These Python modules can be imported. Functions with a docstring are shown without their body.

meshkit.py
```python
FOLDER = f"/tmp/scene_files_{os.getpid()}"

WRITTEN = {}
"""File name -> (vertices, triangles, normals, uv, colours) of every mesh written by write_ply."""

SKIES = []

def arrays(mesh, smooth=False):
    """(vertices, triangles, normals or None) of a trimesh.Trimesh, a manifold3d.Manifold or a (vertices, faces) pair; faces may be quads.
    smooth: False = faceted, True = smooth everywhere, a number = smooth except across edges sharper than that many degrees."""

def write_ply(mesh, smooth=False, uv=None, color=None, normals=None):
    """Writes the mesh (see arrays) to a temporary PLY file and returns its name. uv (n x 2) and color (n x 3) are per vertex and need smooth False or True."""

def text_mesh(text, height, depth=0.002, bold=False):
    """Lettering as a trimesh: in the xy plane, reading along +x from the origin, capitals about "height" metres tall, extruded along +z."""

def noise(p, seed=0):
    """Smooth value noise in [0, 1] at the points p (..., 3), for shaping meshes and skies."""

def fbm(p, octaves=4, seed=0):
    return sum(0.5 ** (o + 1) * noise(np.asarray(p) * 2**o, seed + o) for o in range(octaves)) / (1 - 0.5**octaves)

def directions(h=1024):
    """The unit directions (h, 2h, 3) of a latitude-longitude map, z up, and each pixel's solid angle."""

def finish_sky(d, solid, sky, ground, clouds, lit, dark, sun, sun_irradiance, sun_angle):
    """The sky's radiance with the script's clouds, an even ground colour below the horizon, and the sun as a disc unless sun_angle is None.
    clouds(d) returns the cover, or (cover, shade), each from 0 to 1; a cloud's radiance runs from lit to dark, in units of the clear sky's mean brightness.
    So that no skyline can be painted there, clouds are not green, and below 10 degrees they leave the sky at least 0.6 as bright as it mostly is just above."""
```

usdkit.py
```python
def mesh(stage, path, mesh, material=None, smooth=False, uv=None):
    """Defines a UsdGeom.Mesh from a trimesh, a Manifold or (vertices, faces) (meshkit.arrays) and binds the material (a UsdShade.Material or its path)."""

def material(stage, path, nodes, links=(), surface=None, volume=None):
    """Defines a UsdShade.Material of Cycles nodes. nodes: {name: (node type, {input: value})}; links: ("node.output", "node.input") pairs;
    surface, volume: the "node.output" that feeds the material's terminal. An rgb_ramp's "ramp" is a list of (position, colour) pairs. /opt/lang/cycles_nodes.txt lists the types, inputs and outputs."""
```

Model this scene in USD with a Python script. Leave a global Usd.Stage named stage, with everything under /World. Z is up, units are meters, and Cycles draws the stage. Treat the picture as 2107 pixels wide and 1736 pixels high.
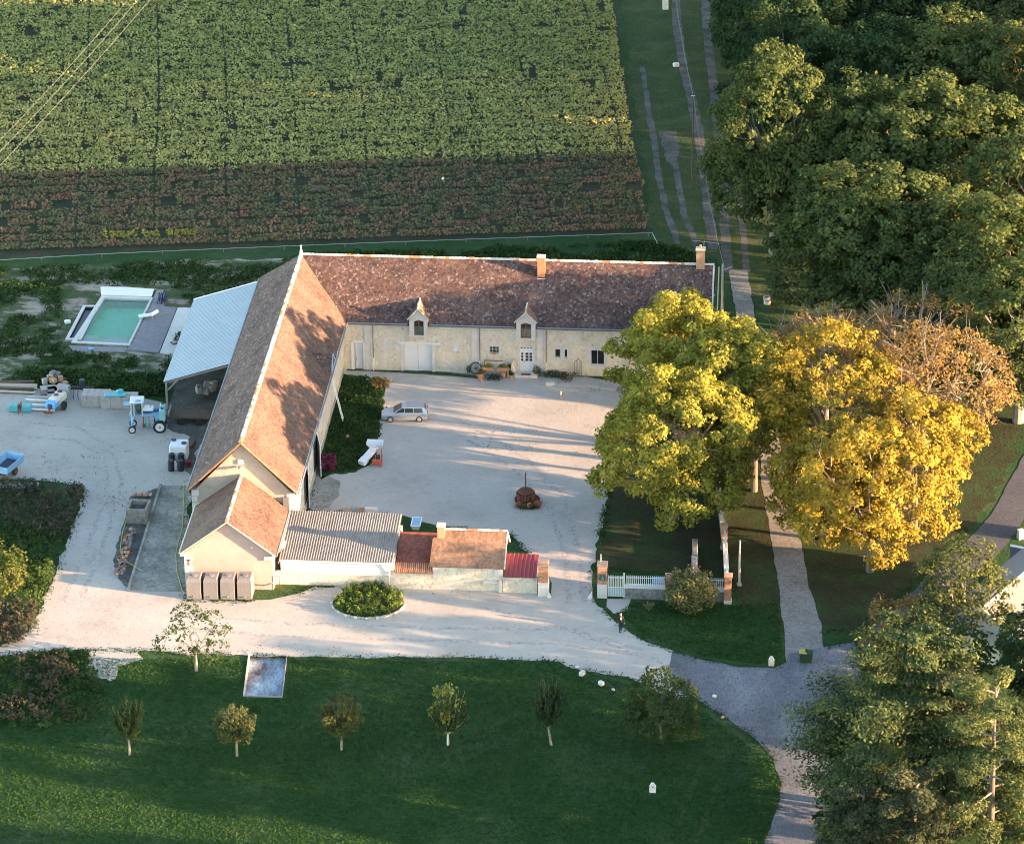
import math, numpy as np, trimesh, shapely, manifold3d, usdkit, meshkit
from shapely.geometry import Polygon, LineString, box as sbox
from shapely.ops import unary_union
from pxr import Usd, UsdGeom, UsdLux, UsdShade, Gf, Sdf, Vt

stage = Usd.Stage.CreateInMemory()
UsdGeom.Xform.Define(stage, '/World'); UsdGeom.Scope.Define(stage, '/World/Looks')

# ------------------------------------------------------------------ camera, sky, sun, exposure
CAM = np.array([44.9441, -342.778, 162.6664]); YAW, PIT, ROL, FPX = -0.0840690, 0.4536242, -0.0079858, 8045.327
EXPOSURE = 2.6
SUN_AZ, SUN_EL = math.atan2(0.98, -0.20), math.radians(9.2)          # azimuth = atan2(x, y) of the direction to the sun
SKY_STRENGTH, SUN_INTENSITY, SUN_COLOR = 0.115, 1.25, (1.0, 0.62, 0.36)
fw = np.array([math.sin(YAW)*math.cos(PIT), math.cos(YAW)*math.cos(PIT), -math.sin(PIT)])
rt = np.array([math.cos(YAW), -math.sin(YAW), 0.0]); up0 = np.cross(rt, fw)
rt2 = math.cos(ROL)*rt + math.sin(ROL)*up0; up2 = -math.sin(ROL)*rt + math.cos(ROL)*up0
cam = UsdGeom.Camera.Define(stage, '/World/camera')
m = Gf.Matrix4d(1); m.SetRow(0, Gf.Vec4d(*rt2, 0)); m.SetRow(1, Gf.Vec4d(*up2, 0)); m.SetRow(2, Gf.Vec4d(*(-fw), 0)); m.SetRow(3, Gf.Vec4d(*CAM, 1))
UsdGeom.Xformable(cam).AddTransformOp().Set(m)
cam.CreateHorizontalApertureAttr(36.0); cam.CreateVerticalApertureAttr(36.0*843/1024); cam.CreateFocalLengthAttr(36.0*FPX/2107)
cam.CreateClippingRangeAttr(Gf.Vec2f(1, 5000)); cam.CreateExposureAttr(EXPOSURE)
dome = UsdLux.DomeLight.Define(stage, '/World/sky'); dome.GetPrim().SetCustomDataByKey('kind', 'structure')
skym = usdkit.material(stage, '/World/Looks/sky_look', {
    's': ('sky_texture', dict(sky_type='single_scattering', sun_disc=False, sun_elevation=SUN_EL, sun_rotation=SUN_AZ, air_density=1.0, aerosol_density=0.8)),
    'b': ('background_shader', dict(strength=SKY_STRENGTH))}, [('s.color', 'b.color')], surface='b.background')
UsdShade.MaterialBindingAPI.Apply(dome.GetPrim()).Bind(skym)
sd = np.array([math.sin(SUN_AZ)*math.cos(SUN_EL), math.cos(SUN_AZ)*math.cos(SUN_EL), math.sin(SUN_EL)])
sun = UsdLux.DistantLight.Define(stage, '/World/sun'); sun.CreateIntensityAttr(SUN_INTENSITY); sun.CreateAngleAttr(0.5); sun.CreateNormalizeAttr(True)
sun.CreateColorAttr(Gf.Vec3f(*SUN_COLOR))
sx = np.cross([0, 0, 1], sd); sx /= np.linalg.norm(sx); sy = np.cross(sd, sx)
ms = Gf.Matrix4d(1); ms.SetRow(0, Gf.Vec4d(*sx, 0)); ms.SetRow(1, Gf.Vec4d(*sy, 0)); ms.SetRow(2, Gf.Vec4d(*sd, 0)); ms.SetRow(3, Gf.Vec4d(0, 0, 60, 1))
UsdGeom.Xformable(sun).AddTransformOp().Set(ms)

# ------------------------------------------------------------------ helpers
def ray(u, v): return fw + (u-1053.5)/FPX*rt2 - (v-868)/FPX*up2
def G(u, v, z=0.0):
    "the point at height z that the photograph shows at (u, v)"
    d = ray(u, v); return CAM + (z-CAM[2])/d[2]*d
used = {}
def numbered(name, parent='/World'):
    k = (str(parent), name); n = used.get(k, 0); used[k] = n+1
    return f'{parent}/{name}' if n == 0 else f'{parent}/{name}_{n:03d}'
class T:
    def __init__(s, path, loc): s.path, s.loc = path, np.asarray(loc, float)
def setdata(p, label=None, cat=None, group=None, kind=None):
    for k, v in (('label', label), ('category', cat), ('group', group), ('kind', kind)):
        if v: p.SetCustomDataByKey(k, v)
def thing(name, label, cat, loc=(0, 0, 0), rotz=0.0, scale=1.0, group=None, kind=None):
    path = numbered(name); x = UsdGeom.Xform.Define(stage, path)
    x.AddTranslateOp().Set(Gf.Vec3d(*map(float, loc))); x.AddRotateZOp().Set(float(math.degrees(rotz))); x.AddScaleOp().Set(Gf.Vec3f(*([scale]*3 if np.ndim(scale) == 0 else scale)))
    setdata(x.GetPrim(), label, cat, group, kind); return T(path, loc)
def dup(src, label, loc, rotz=0.0, scale=1.0, group=None):
    b_ = src.path.rpartition('/')[2]; b_ = b_[:-4] if b_[-3:].isdigit() else b_; path = numbered(b_); x = UsdGeom.Xform.Define(stage, path)
    x.AddTranslateOp().Set(Gf.Vec3d(*map(float, loc))); x.AddRotateZOp().Set(float(math.degrees(rotz))); x.AddScaleOp().Set(Gf.Vec3f(*([scale]*3 if np.ndim(scale) == 0 else scale)))
    pr = x.GetPrim(); pr.GetReferences().AddInternalReference(src.path); setdata(pr, label, stage.GetPrimAtPath(src.path).GetCustomDataByKey('category'), group)
    pr.SetInstanceable(True); return T(path, loc)
def arr(mesh):
    if hasattr(mesh, 'to_mesh'):
        q = mesh.to_mesh(); return np.array(q.vert_properties[:, :3], float), np.array(q.tri_verts)
    if isinstance(mesh, (tuple, list)): return np.asarray(mesh[0], float), np.asarray(mesh[1], int)
    return np.array(mesh.vertices), np.array(mesh.faces)
def part(name, mesh, mat, t, label=None, smooth=False, local=False, kind=None):
    "a mesh as a part of thing t (world coordinates unless local); returns a T so that sub-parts can follow"
    v, f = arr(mesh); v = v if local else v - t.loc
    path = numbered(name, t.path); usdkit.mesh(stage, path, (v, f), M[mat], smooth); pr = stage.GetPrimAtPath(path)
    setdata(pr, label, None, None, kind); return T(path, (0, 0, 0) if local else t.loc)
def solo(name, mesh, mat, label=None, cat=None, group=None, kind=None, smooth=False):
    path = numbered(name); usdkit.mesh(stage, path, arr(mesh), M[mat], smooth); setdata(stage.GetPrimAtPath(path), label, cat, group, kind)
    return T(path, (0, 0, 0))
def cat(*ms):
    vs, fs, n = [], [], 0
    for q in ms:
        for e in (q if isinstance(q, list) else [q]):
            v, f = arr(e)
            f = np.vstack([f[:, [0, 1, 2]], f[:, [0, 2, 3]]]) if f.shape[1] == 4 else f
            vs.append(v); fs.append(f+n); n += len(v)
    return np.vstack(vs), np.vstack(fs)
def bx(x0, x1, y0, y1, z0, z1, c=0.0):
    a = np.array([[x0, y0, z0], [x1, y1, z1]], float)
    if c <= 0:
        return trimesh.creation.box(bounds=a)
    P = []
    for i in np.ndindex(2, 2, 2):
        p = np.array([a[i[k], k] for k in range(3)]); s = np.array([1 if i[k] == 0 else -1 for k in range(3)])
        for k in range(3):
            q = p.copy(); q[[j for j in range(3) if j != k]] += (s*c)[[j for j in range(3) if j != k]]; P.append(q)
    return trimesh.convex.convex_hull(np.array(P))
def obox(center, size, rz=0.0, c=0.0, tilt=None):
    s = np.array(size)/2; b = bx(-s[0], s[0], -s[1], s[1], -s[2], s[2], c)
    if tilt is not None: b.apply_transform(tilt)
    b.apply_transform(trimesh.transformations.rotation_matrix(rz, [0, 0, 1])); b.apply_translation(center); return b
def hull(P): return trimesh.convex.convex_hull(np.asarray(P, float))
def tube(a, b, r, r2=None, n=8):
    a, b = np.asarray(a, float), np.asarray(b, float); d = b-a; L = np.linalg.norm(d); d /= L
    x = np.cross(d, [0.3, 0.1, 1] if abs(d[2]) < .9 else [1, 0, 0]); x /= np.linalg.norm(x); y = np.cross(d, x)
    t = np.linspace(0, 2*np.pi, n, endpoint=False); c = np.cos(t)[:, None]*x + np.sin(t)[:, None]*y
    r2 = r if r2 is None else r2
    v = np.vstack([a+c*r, b+c*r2, a[None], b[None]]); i = np.arange(n); j = (i+1) % n
    f = np.vstack([np.c_[i, j, j+n], np.c_[i, j+n, i+n], np.c_[j, i, np.full(n, 2*n)], np.c_[i+n, j+n, np.full(n, 2*n+1)]]); return v, f
def path_tube(P, r, n=6): return cat([tube(P[i], P[i+1], r, n=n) for i in range(len(P)-1)])
def cyl(c, r, h, n=16, r2=None): return tube(c, (c[0], c[1], c[2]+h), r, r2, n)
def prism(P, axis, a, b):
    "polygon P (2D pairs) extruded along axis from a to b; P lists the two other coordinates in order"
    poly = P if isinstance(P, Polygon) else Polygon(P); e = trimesh.creation.extrude_polygon(poly, b-a, engine='earcut'); v = e.vertices.copy()
    o = np.empty_like(v); k = [j for j in range(3) if j != axis]; o[:, k[0]], o[:, k[1]], o[:, axis] = v[:, 0], v[:, 1], v[:, 2]+a
    f = e.faces if axis != 1 else e.faces[:, ::-1]; return o, f
def lathe(c, prof, n=18):
    t = np.linspace(0, 2*np.pi, n, endpoint=False); v = []; f = []
    for r, z in prof: v += [[c[0]+r*math.cos(a), c[1]+r*math.sin(a), c[2]+z] for a in t]
    for k in range(len(prof)-1):
        for i in range(n):
            j = (i+1) % n; f += [[k*n+i, k*n+j, (k+1)*n+j], [k*n+i, (k+1)*n+j, (k+1)*n+i]]
    return np.array(v), np.array(f)
def solidify(v, f, t, nrm):
    v = np.asarray(v); n = len(v); e = np.vstack([f[:, [0, 1]], f[:, [1, 2]], f[:, [2, 0]]]); key = {}
    for a, b in e: key[(a, b)] = 1
    B = np.array([(a, b) for a, b in e if (b, a) not in key])
    return np.vstack([v, v-np.asarray(nrm)*t]), np.vstack([f, f[:, ::-1]+n, np.c_[B[:, 1], B[:, 0], B[:, 0]+n], np.c_[B[:, 1], B[:, 0]+n, B[:, 1]+n]])
def slab(P, t=0.16, sub=0.7, wob=0.03, seed=0):
    "a roof plane: the flat polygon P (3D, seen from above) with thickness t, slightly uneven"
    P = np.asarray(P, float); n = np.zeros(3)
    for i in range(len(P)): n += np.cross(P[i], P[(i+1) % len(P)])
    n /= np.linalg.norm(n)
    if n[2] < 0: n = -n; P = P[::-1]
    f = np.array([[0, i, i+1] for i in range(1, len(P)-1)]); v, f = trimesh.remesh.subdivide_to_size(P, f, sub, max_iter=12)
    q = trimesh.Trimesh(v, f, process=True); v, f = np.array(q.vertices), np.array(q.faces)
    v = v + n*((meshkit.fbm(v*0.45+seed, 3, seed)-0.5)*2*wob)[:, None]
    return solidify(v, f, t, n)
def sheet(pts, z, jit=0.0, seed=0, px=True, step=0.5, holes=None):
    "a flat ground sheet at height z; px: corners as photograph points"
    poly = pts if not isinstance(pts, list) else Polygon([tuple(G(*p)[:2]) if px else p for p in pts]).buffer(0)
    if jit:
        r = np.array(poly.exterior.segmentize(step).coords)[:-1]
        a = meshkit.fbm(np.c_[r*0.9, np.full(len(r), seed)], 3, 1); b = meshkit.fbm(np.c_[r*0.9, np.full(len(r), seed+9.)], 3, 2)
        poly = Polygon(r+np.c_[a-.5, b-.5]*2*jit).buffer(0)
    if holes is not None: poly = poly.difference(holes)
    out = []
    for g in getattr(poly, 'geoms', [poly]):
        if g.area < 0.05 or g.geom_type != 'Polygon': continue
        v, f = trimesh.creation.triangulate_polygon(g, engine='earcut'); v = np.c_[v, np.full(len(v), z)]
        c = np.cross(v[f[:, 1]]-v[f[:, 0]], v[f[:, 2]]-v[f[:, 0]])[:, 2]; f = np.where((c < 0)[:, None], f[:, ::-1], f); out.append((v, f))
    return cat(*out)
def ribbon(P, w, z, jit=0.15, seed=0):
    L = LineString([tuple(G(*p)[:2]) for p in P]).buffer(w/2, cap_style=1); return sheet(L, z, jit, seed)
def leaves(c, n, size, rng, flat=0.0, aspect=0.7):
    "one four-cornered leaf per centre c, facing n with some scatter"
    N = len(c); n = n + rng.normal(0, 0.55, (N, 3)); n /= np.linalg.norm(n, axis=1)[:, None]
    x = np.cross(n, rng.normal(0, 1, (N, 3))); x /= np.linalg.norm(x, axis=1)[:, None]; y = np.cross(n, x)
    s = (size*rng.uniform(0.5, 1.5, N))[:, None]
    v = np.stack([c-x*s*.5, c-y*s*.5*aspect-n*s*.08, c+x*s*.5, c+y*s*.5*aspect-n*s*.08], 1).reshape(-1, 3); b = np.arange(N)[:, None]*4
    return v, np.vstack([b+[0, 1, 2], b+[0, 2, 3]])
def sphere_dirs(n, rng):
    d = rng.normal(0, 1, (n, 3)); return d/np.linalg.norm(d, axis=1)[:, None]

# ------------------------------------------------------------------ materials
M = {}
def mat(name, nodes, links, surface='p.BSDF'): M[name] = usdkit.material(stage, '/World/Looks/'+name, nodes, links, surface=surface)
def plain(name, col, rough=0.6, metal=0.0, var=0.12, scale=1.5, **kw):
    lo = [c*(1-var) for c in col]; hi = [min(1, c*(1+var)) for c in col]
    mat(name, {'g': ('geometry', {}), 'n': ('noise_texture', dict(scale=scale, detail=5, roughness=0.65)), 'r': ('rgb_ramp', dict(ramp=[(0.3, lo), (0.7, hi)])),
               'p': ('principled_bsdf', dict(roughness=rough, metallic=metal, **kw))}, [('g.position', 'n.vector'), ('n.fac', 'r.fac'), ('r.color', 'p.base_color')])
def rock(name, stops, big, small, smallstops=None, bump=0.4, bdist=0.02, rough=0.95, stretch=(1, 1, 1), mixf=0.5):
    "ground or masonry colour: large patches times fine grain"
    mat(name, {'g': ('geometry', {}), 'mp': ('mapping', dict(scale=stretch)), 'n': ('noise_texture', dict(scale=big, detail=6, roughness=0.65)), 'r': ('rgb_ramp', dict(ramp=stops)),
               'n2': ('noise_texture', dict(scale=small, detail=4, roughness=0.7)), 'r2': ('rgb_ramp', dict(ramp=smallstops or [(0.25, (.45, .45, .45)), (0.5, (1, 1, 1)), (0.75, (1.3, 1.3, 1.3))])),
               'x': ('mix_color', dict(blend_type='multiply', fac=mixf*2 if mixf <= .5 else 1.0, use_clamp_result=False)), 'b': ('bump', dict(strength=bump, distance=bdist)),
               'p': ('principled_bsdf', dict(roughness=rough, specular_ior_level=0.2))},
        [('g.position', 'mp.vector'), ('mp.vector', 'n.vector'), ('mp.vector', 'n2.vector'), ('n.fac', 'r.fac'), ('n2.fac', 'r2.fac'), ('r.color', 'x.a'), ('r2.color', 'x.b'), ('x.result', 'p.base_color'), ('n2.fac', 'b.height'), ('b.normal', 'p.normal')])
def tiles(name, stops, lichen=(.40, .36, .33), amount=0.97, cell=5.0):
    mat(name, {'g': ('geometry', {}), 'v': ('voronoi_texture', dict(scale=cell, randomness=0.8)), 'sc': ('separate_color', {}), 'n': ('noise_texture', dict(scale=0.35, detail=5, roughness=0.6)),
               'a': ('math', dict(math_type='multiply_add', value2=0.45)), 'r': ('rgb_ramp', dict(ramp=stops)), 'n2': ('noise_texture', dict(scale=2.6, detail=3, roughness=0.7)), 'n3': ('noise_texture', dict(scale=0.22, detail=2)),
               'l': ('math', dict(math_type='multiply_add', value2=0.5)), 'lr': ('rgb_ramp', dict(ramp=[(amount, (0, 0, 0)), (amount+.09, (1, 1, 1))])), 'x': ('mix_color', dict(blend_type='mix', b=lichen)),
               'b': ('bump', dict(strength=0.5, distance=0.03)), 'p': ('principled_bsdf', dict(roughness=0.9, specular_ior_level=0.2))},
        [('g.position', 'v.vector'), ('g.position', 'n.vector'), ('g.position', 'n2.vector'), ('g.position', 'n3.vector'), ('v.color', 'sc.color'), ('sc.r', 'a.value1'), ('n.fac', 'a.value3'), ('a.value', 'r.fac'),
         ('n2.fac', 'l.value3'), ('sc.g', 'l.value1'), ('l.value', 'lr.fac'), ('lr.color', 'x.fac'), ('r.color', 'x.a'), ('x.result', 'p.base_color'), ('sc.b', 'b.height'), ('b.normal', 'p.normal')])
def leafmat(name, stops, nscale=0.5, trans=0.3, spread=0.5):
    mat(name, {'g': ('geometry', {}), 'n': ('noise_texture', dict(scale=nscale, detail=3, roughness=0.6)), 'a': ('math', dict(math_type='multiply_add', value2=spread)), 'o': ('math', dict(math_type='add', value2=-spread/2)),
               'r': ('rgb_ramp', dict(ramp=stops)), 'd': ('diffuse_bsdf', {}), 't': ('translucent_bsdf', {}), 'm': ('mix_closure', dict(fac=trans))},
        [('g.position', 'n.vector'), ('g.random_per_island', 'a.value1'), ('n.fac', 'a.value3'), ('a.value', 'o.value1'), ('o.value', 'r.fac'), ('r.color', 'd.color'), ('r.color', 't.color'), ('d.BSDF', 'm.closure1'), ('t.BSDF', 'm.closure2')], 'm.closure')
rock('lawn', [(0.3, (.020, .054, .014)), (0.5, (.028, .070, .019)), (0.62, (.050, .086, .034)), (0.75, (.085, .11, .058))], 0.12, 3.5, bump=0.8, bdist=0.15)
rock('verge', [(0.3, (.030, .055, .016)), (0.5, (.045, .075, .022)), (0.7, (.085, .095, .045))], 0.3, 3.0, bump=0.8, bdist=0.12)
rock('rough_earth', [(0.40, (.045, .075, .026)), (0.50, (.09, .105, .05)), (0.54, (.26, .225, .17)), (0.66, (.40, .34, .27))], 0.33, 2.5, bump=0.8, bdist=0.15, stretch=(.6, 1, 1))
rock('field_soil', [(0.35, (.030, .045, .022)), (0.65, (.060, .060, .035))], 0.4, 3, bump=0.6, bdist=0.1)
rock('gravel', [(0.28, (.34, .312, .272)), (0.45, (.405, .374, .33)), (0.6, (.44, .408, .36)), (0.75, (.485, .45, .40))], 0.16, 2.2, [(0.2, (.62, .61, .6)), (0.42, (1, 1, 1)), (0.8, (1.08, 1.08, 1.08))], bump=0.5, bdist=0.06)
rock('gravel_worn', [(0.3, (.36, .33, .30)), (0.7, (.43, .40, .365))], 0.3, 2.6, bump=0.3, bdist=0.04)
rock('track_gravel', [(0.3, (.19, .175, .155)), (0.6, (.27, .25, .23)), (0.8, (.33, .31, .29))], 0.3, 3, bump=0.4, bdist=0.05)
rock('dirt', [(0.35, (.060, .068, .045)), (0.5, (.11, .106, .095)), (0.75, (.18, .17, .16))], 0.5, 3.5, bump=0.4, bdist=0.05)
rock('asphalt', [(0.3, (.10, .105, .12)), (0.5, (.145, .15, .168)), (0.7, (.225, .228, .245))], 0.22, 5, bump=0.3, bdist=0.02, stretch=(1, .5, 1))
rock('road_asphalt', [(0.3, (.075, .075, .085)), (0.7, (.10, .10, .11))], 0.3, 5, bump=0.3, bdist=0.02)
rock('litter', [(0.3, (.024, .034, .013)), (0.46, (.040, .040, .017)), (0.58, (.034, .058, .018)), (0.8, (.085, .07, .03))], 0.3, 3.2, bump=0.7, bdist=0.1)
rock('concrete', [(0.3, (.16, .155, .13)), (0.5, (.27, .26, .225)), (0.7, (.38, .36, .31))], 0.4, 3, bump=0.3, bdist=0.03)
rock('vat_concrete', [(0.3, (.185, .18, .178)), (0.7, (.24, .234, .228))], 0.8, 9, [(0.2, (.85, .85, .85)), (0.8, (1.1, 1.1, 1.1))], bump=0.1, bdist=0.01, stretch=(1, 1, .25))
rock('stone_wall', [(0.3, (.58, .51, .40)), (0.5, (.68, .61, .49)), (0.7, (.75, .69, .58))], 0.9, 3.2, [(0.28, (.46, .44, .41)), (0.42, (.95, .95, .95)), (0.55, (1.05, 1.05, 1.05)), (0.75, (.86, .84, .80))], bump=0.9, bdist=0.08)
rock('render_pink', [(0.3, (.48, .355, .31)), (0.7, (.55, .415, .36))], 0.7, 6, [(0.2, (.88, .88, .88)), (0.8, (1.08, 1.08, 1.08))], bump=0.2, bdist=0.02)
rock('render_grey', [(0.3, (.42, .36, .29)), (0.7, (.52, .45, .37))], 0.7, 5, [(0.2, (.8, .8, .8)), (0.8, (1.1, 1.1, 1.1))], bump=0.3, bdist=0.02)
rock('dark_wall', [(0.3, (.12, .12, .11)), (0.6, (.30, .29, .27)), (0.75, (.42, .40, .38))], 1.2, 5, bump=0.6, bdist=0.05)
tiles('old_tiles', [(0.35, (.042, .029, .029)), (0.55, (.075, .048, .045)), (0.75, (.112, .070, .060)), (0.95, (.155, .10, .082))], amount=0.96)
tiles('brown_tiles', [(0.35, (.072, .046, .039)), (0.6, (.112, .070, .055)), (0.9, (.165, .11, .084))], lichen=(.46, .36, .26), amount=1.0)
tiles('orange_tiles', [(0.35, (.17, .098, .066)), (0.6, (.225, .13, .085)), (0.9, (.30, .19, .135))], lichen=(.42, .38, .33), amount=1.0)
tiles('red_tiles', [(0.35, (.13, .04, .032)), (0.6, (.20, .060, .042)), (0.9, (.29, .10, .065))], lichen=(.30, .2, .16), amount=1.05)
plain('clay', (.42, .16, .075), 0.85, var=0.25, scale=3)
plain('terracotta', (.52, .235, .125), 0.85, var=0.15, scale=4)
plain('mortar', (.58, .52, .45), 0.9, var=0.18, scale=4)
plain('white_paint', (.78, .77, .75), 0.5, var=0.04)
plain('white_stone', (.62, .59, .54), 0.85, var=0.1, scale=2)
plain('white_plastic', (.78, .79, .80), 0.4, var=0.04)
plain('cream_paint', (.70, .66, .55), 0.5, var=0.06)
plain('zinc', (.22, .235, .27), 0.45, 0.3, var=0.1)
plain('roof_metal', (.34, .39, .42), 0.45, 0.0, var=0.06, scale=0.5)
plain('fibrocement', (.25, .215, .185), 0.9, var=0.22, scale=1.1)
plain('red_metal', (.27, .035, .045), 0.4, var=0.12)
plain('burgundy', (.115, .012, .032), 0.45, var=0.1)
plain('brick', (.46, .215, .115), 0.9, var=0.22, scale=5)
plain('brick_pale', (.52, .30, .19), 0.9, var=0.2, scale=6)
plain('wood_dark', (.10, .065, .045), 0.8, var=0.25, scale=4)
plain('wood_brown', (.22, .10, .05), 0.7, var=0.2, scale=5)
plain('wood_grey', (.33, .29, .27), 0.85, var=0.2, scale=3)
plain('wood_pale', (.55, .47, .37), 0.85, var=0.15, scale=4)
plain('deck', (.235, .22, .23), 0.85, var=0.18, scale=2.2)
plain('bark', (.16, .13, .105), 0.95, var=0.3, scale=3)
plain('bark_pale', (.26, .225, .19), 0.95, var=0.25, scale=3)
plain('rubber', (.022, .022, .024), 0.8)
plain('black_plastic', (.016, .018, .026), 0.45)
plain('silver', (.50, .51, .53), 0.28, 0.55, var=0.02)
plain('rim', (.55, .56, .58), 0.35, 0.6, var=0.05)
plain('rim_white', (.72, .70, .62), 0.5, var=0.08)
plain('car_glass', (.02, .025, .03), 0.08, var=0.0, specular_ior_level=0.8)
plain('blue_paint', (.020, .045, .22), 0.4)
plain('pale_blue', (.22, .42, .60), 0.5, var=0.15, scale=2)
plain('sky_blue', (.16, .42, .72), 0.45)
plain('teal', (.10, .40, .42), 0.5, var=0.12)
plain('teal_deep', (.03, .30, .30), 0.6, var=0.15, scale=3)
plain('teal_tank', (.26, .50, .50), 0.4, var=0.08)
plain('rust', (.11, .042, .022), 0.9, var=0.45, scale=5)
plain('rust_red', (.24, .07, .035), 0.85, var=0.35, scale=6)
plain('red_frame', (.50, .085, .040), 0.5)
plain('dark_metal', (.06, .062, .07), 0.55, 0.4, var=0.2)
plain('steel_grey', (.30, .31, .32), 0.5, 0.3)
plain('navy', (.010, .013, .028), 0.8)
plain('skin', (.55, .32, .23), 0.6)
plain('hair', (.22, .16, .10), 0.8)
plain('shirt', (.70, .66, .62), 0.8)
plain('hose', (.42, .36, .07), 0.6)
plain('green_bin', (.012, .05, .026), 0.5)
plain('slate', (.17, .165, .165), 0.75, var=0.12, scale=3)
plain('dark_slate', (.055, .062, .085), 0.7, var=0.1)
plain('wire', (.34, .32, .26), 0.6)
plain('pipe_white', (.42, .44, .42), 0.6)
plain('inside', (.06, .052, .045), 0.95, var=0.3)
plain('bath', (.55, .70, .76), 0.4)
plain('block', (.40, .37, .335), 0.95, var=0.15, scale=3)
rock('pool_bed', [(0.30, (.18, .56, .18)), (0.46, (.30, .78, .46)), (0.65, (.38, .82, .60))], 0.28, 2, [(0.2, (.93, .93, .93)), (0.8, (1.05, 1.05, 1.05))], bump=0.0)
rock('pool_step', [(0.34, (.42, .55, .20)), (0.5, (.58, .72, .58)), (0.7, (.66, .76, .68))], 0.3, 2, [(0.2, (.93, .93, .93)), (0.8, (1.05, 1.05, 1.05))], bump=0.0)
rock('sediment', [(0.32, (.11, .09, .095)), (0.45, (.22, .25, .29)), (0.58, (.36, .43, .49)), (0.78, (.50, .57, .62))], 0.55, 6, [(0.3, (.45, .42, .42)), (0.5, (1, 1, 1)), (0.8, (1.15, 1.15, 1.15))], bump=0.2, bdist=0.03, stretch=(1, .45, 1))
mat('water', {'f': ('fresnel', dict(IOR=1.33)), 't': ('transparent_bsdf', dict(color=(.90, .97, .95))), 'gl': ('glossy_bsdf', dict(color=(1, 1, 1), roughness=0.06)), 'm': ('mix_closure', {})}, [('f.fac', 'm.fac'), ('t.BSDF', 'm.closure1'), ('gl.BSDF', 'm.closure2')], 'm.closure')
mat('pane_glass', {'f': ('fresnel', dict(IOR=1.5)), 't': ('transparent_bsdf', dict(color=(.8, .85, .85))), 'gl': ('glossy_bsdf', dict(color=(1, 1, 1), roughness=0.03)), 'm': ('mix_closure', {})}, [('f.fac', 'm.fac'), ('t.BSDF', 'm.closure1'), ('gl.BSDF', 'm.closure2')], 'm.closure')
leafmat('leaf_yellow', [(0.2, (.20, .20, .04)), (0.4, (.40, .37, .07)), (0.58, (.56, .49, .12)), (0.8, (.64, .52, .20))], 0.45)
leafmat('leaf_gold', [(0.2, (.26, .20, .035)), (0.4, (.46, .36, .06)), (0.6, (.58, .42, .10)), (0.8, (.56, .35, .12))], 0.4)
leafmat('leaf_russet', [(0.2, (.24, .16, .06)), (0.45, (.40, .26, .10)), (0.65, (.47, .29, .12)), (0.85, (.52, .36, .20))], 0.4)
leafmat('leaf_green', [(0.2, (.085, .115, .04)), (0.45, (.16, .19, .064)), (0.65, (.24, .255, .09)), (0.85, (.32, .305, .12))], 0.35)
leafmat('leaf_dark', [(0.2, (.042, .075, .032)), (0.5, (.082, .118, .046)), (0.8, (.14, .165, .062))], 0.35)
leafmat('leaf_olive', [(0.2, (.09, .11, .04)), (0.5, (.17, .18, .068)), (0.8, (.26, .235, .095))], 0.8)
leafmat('leaf_fruit', [(0.2, (.055, .085, .03)), (0.5, (.11, .145, .055)), (0.8, (.19, .19, .075))], 0.9)
leafmat('leaf_fruit_gold', [(0.2, (.07, .075, .022)), (0.45, (.18, .13, .03)), (0.6, (.32, .22, .04)), (0.8, (.36, .15, .03))], 0.9)
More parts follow.
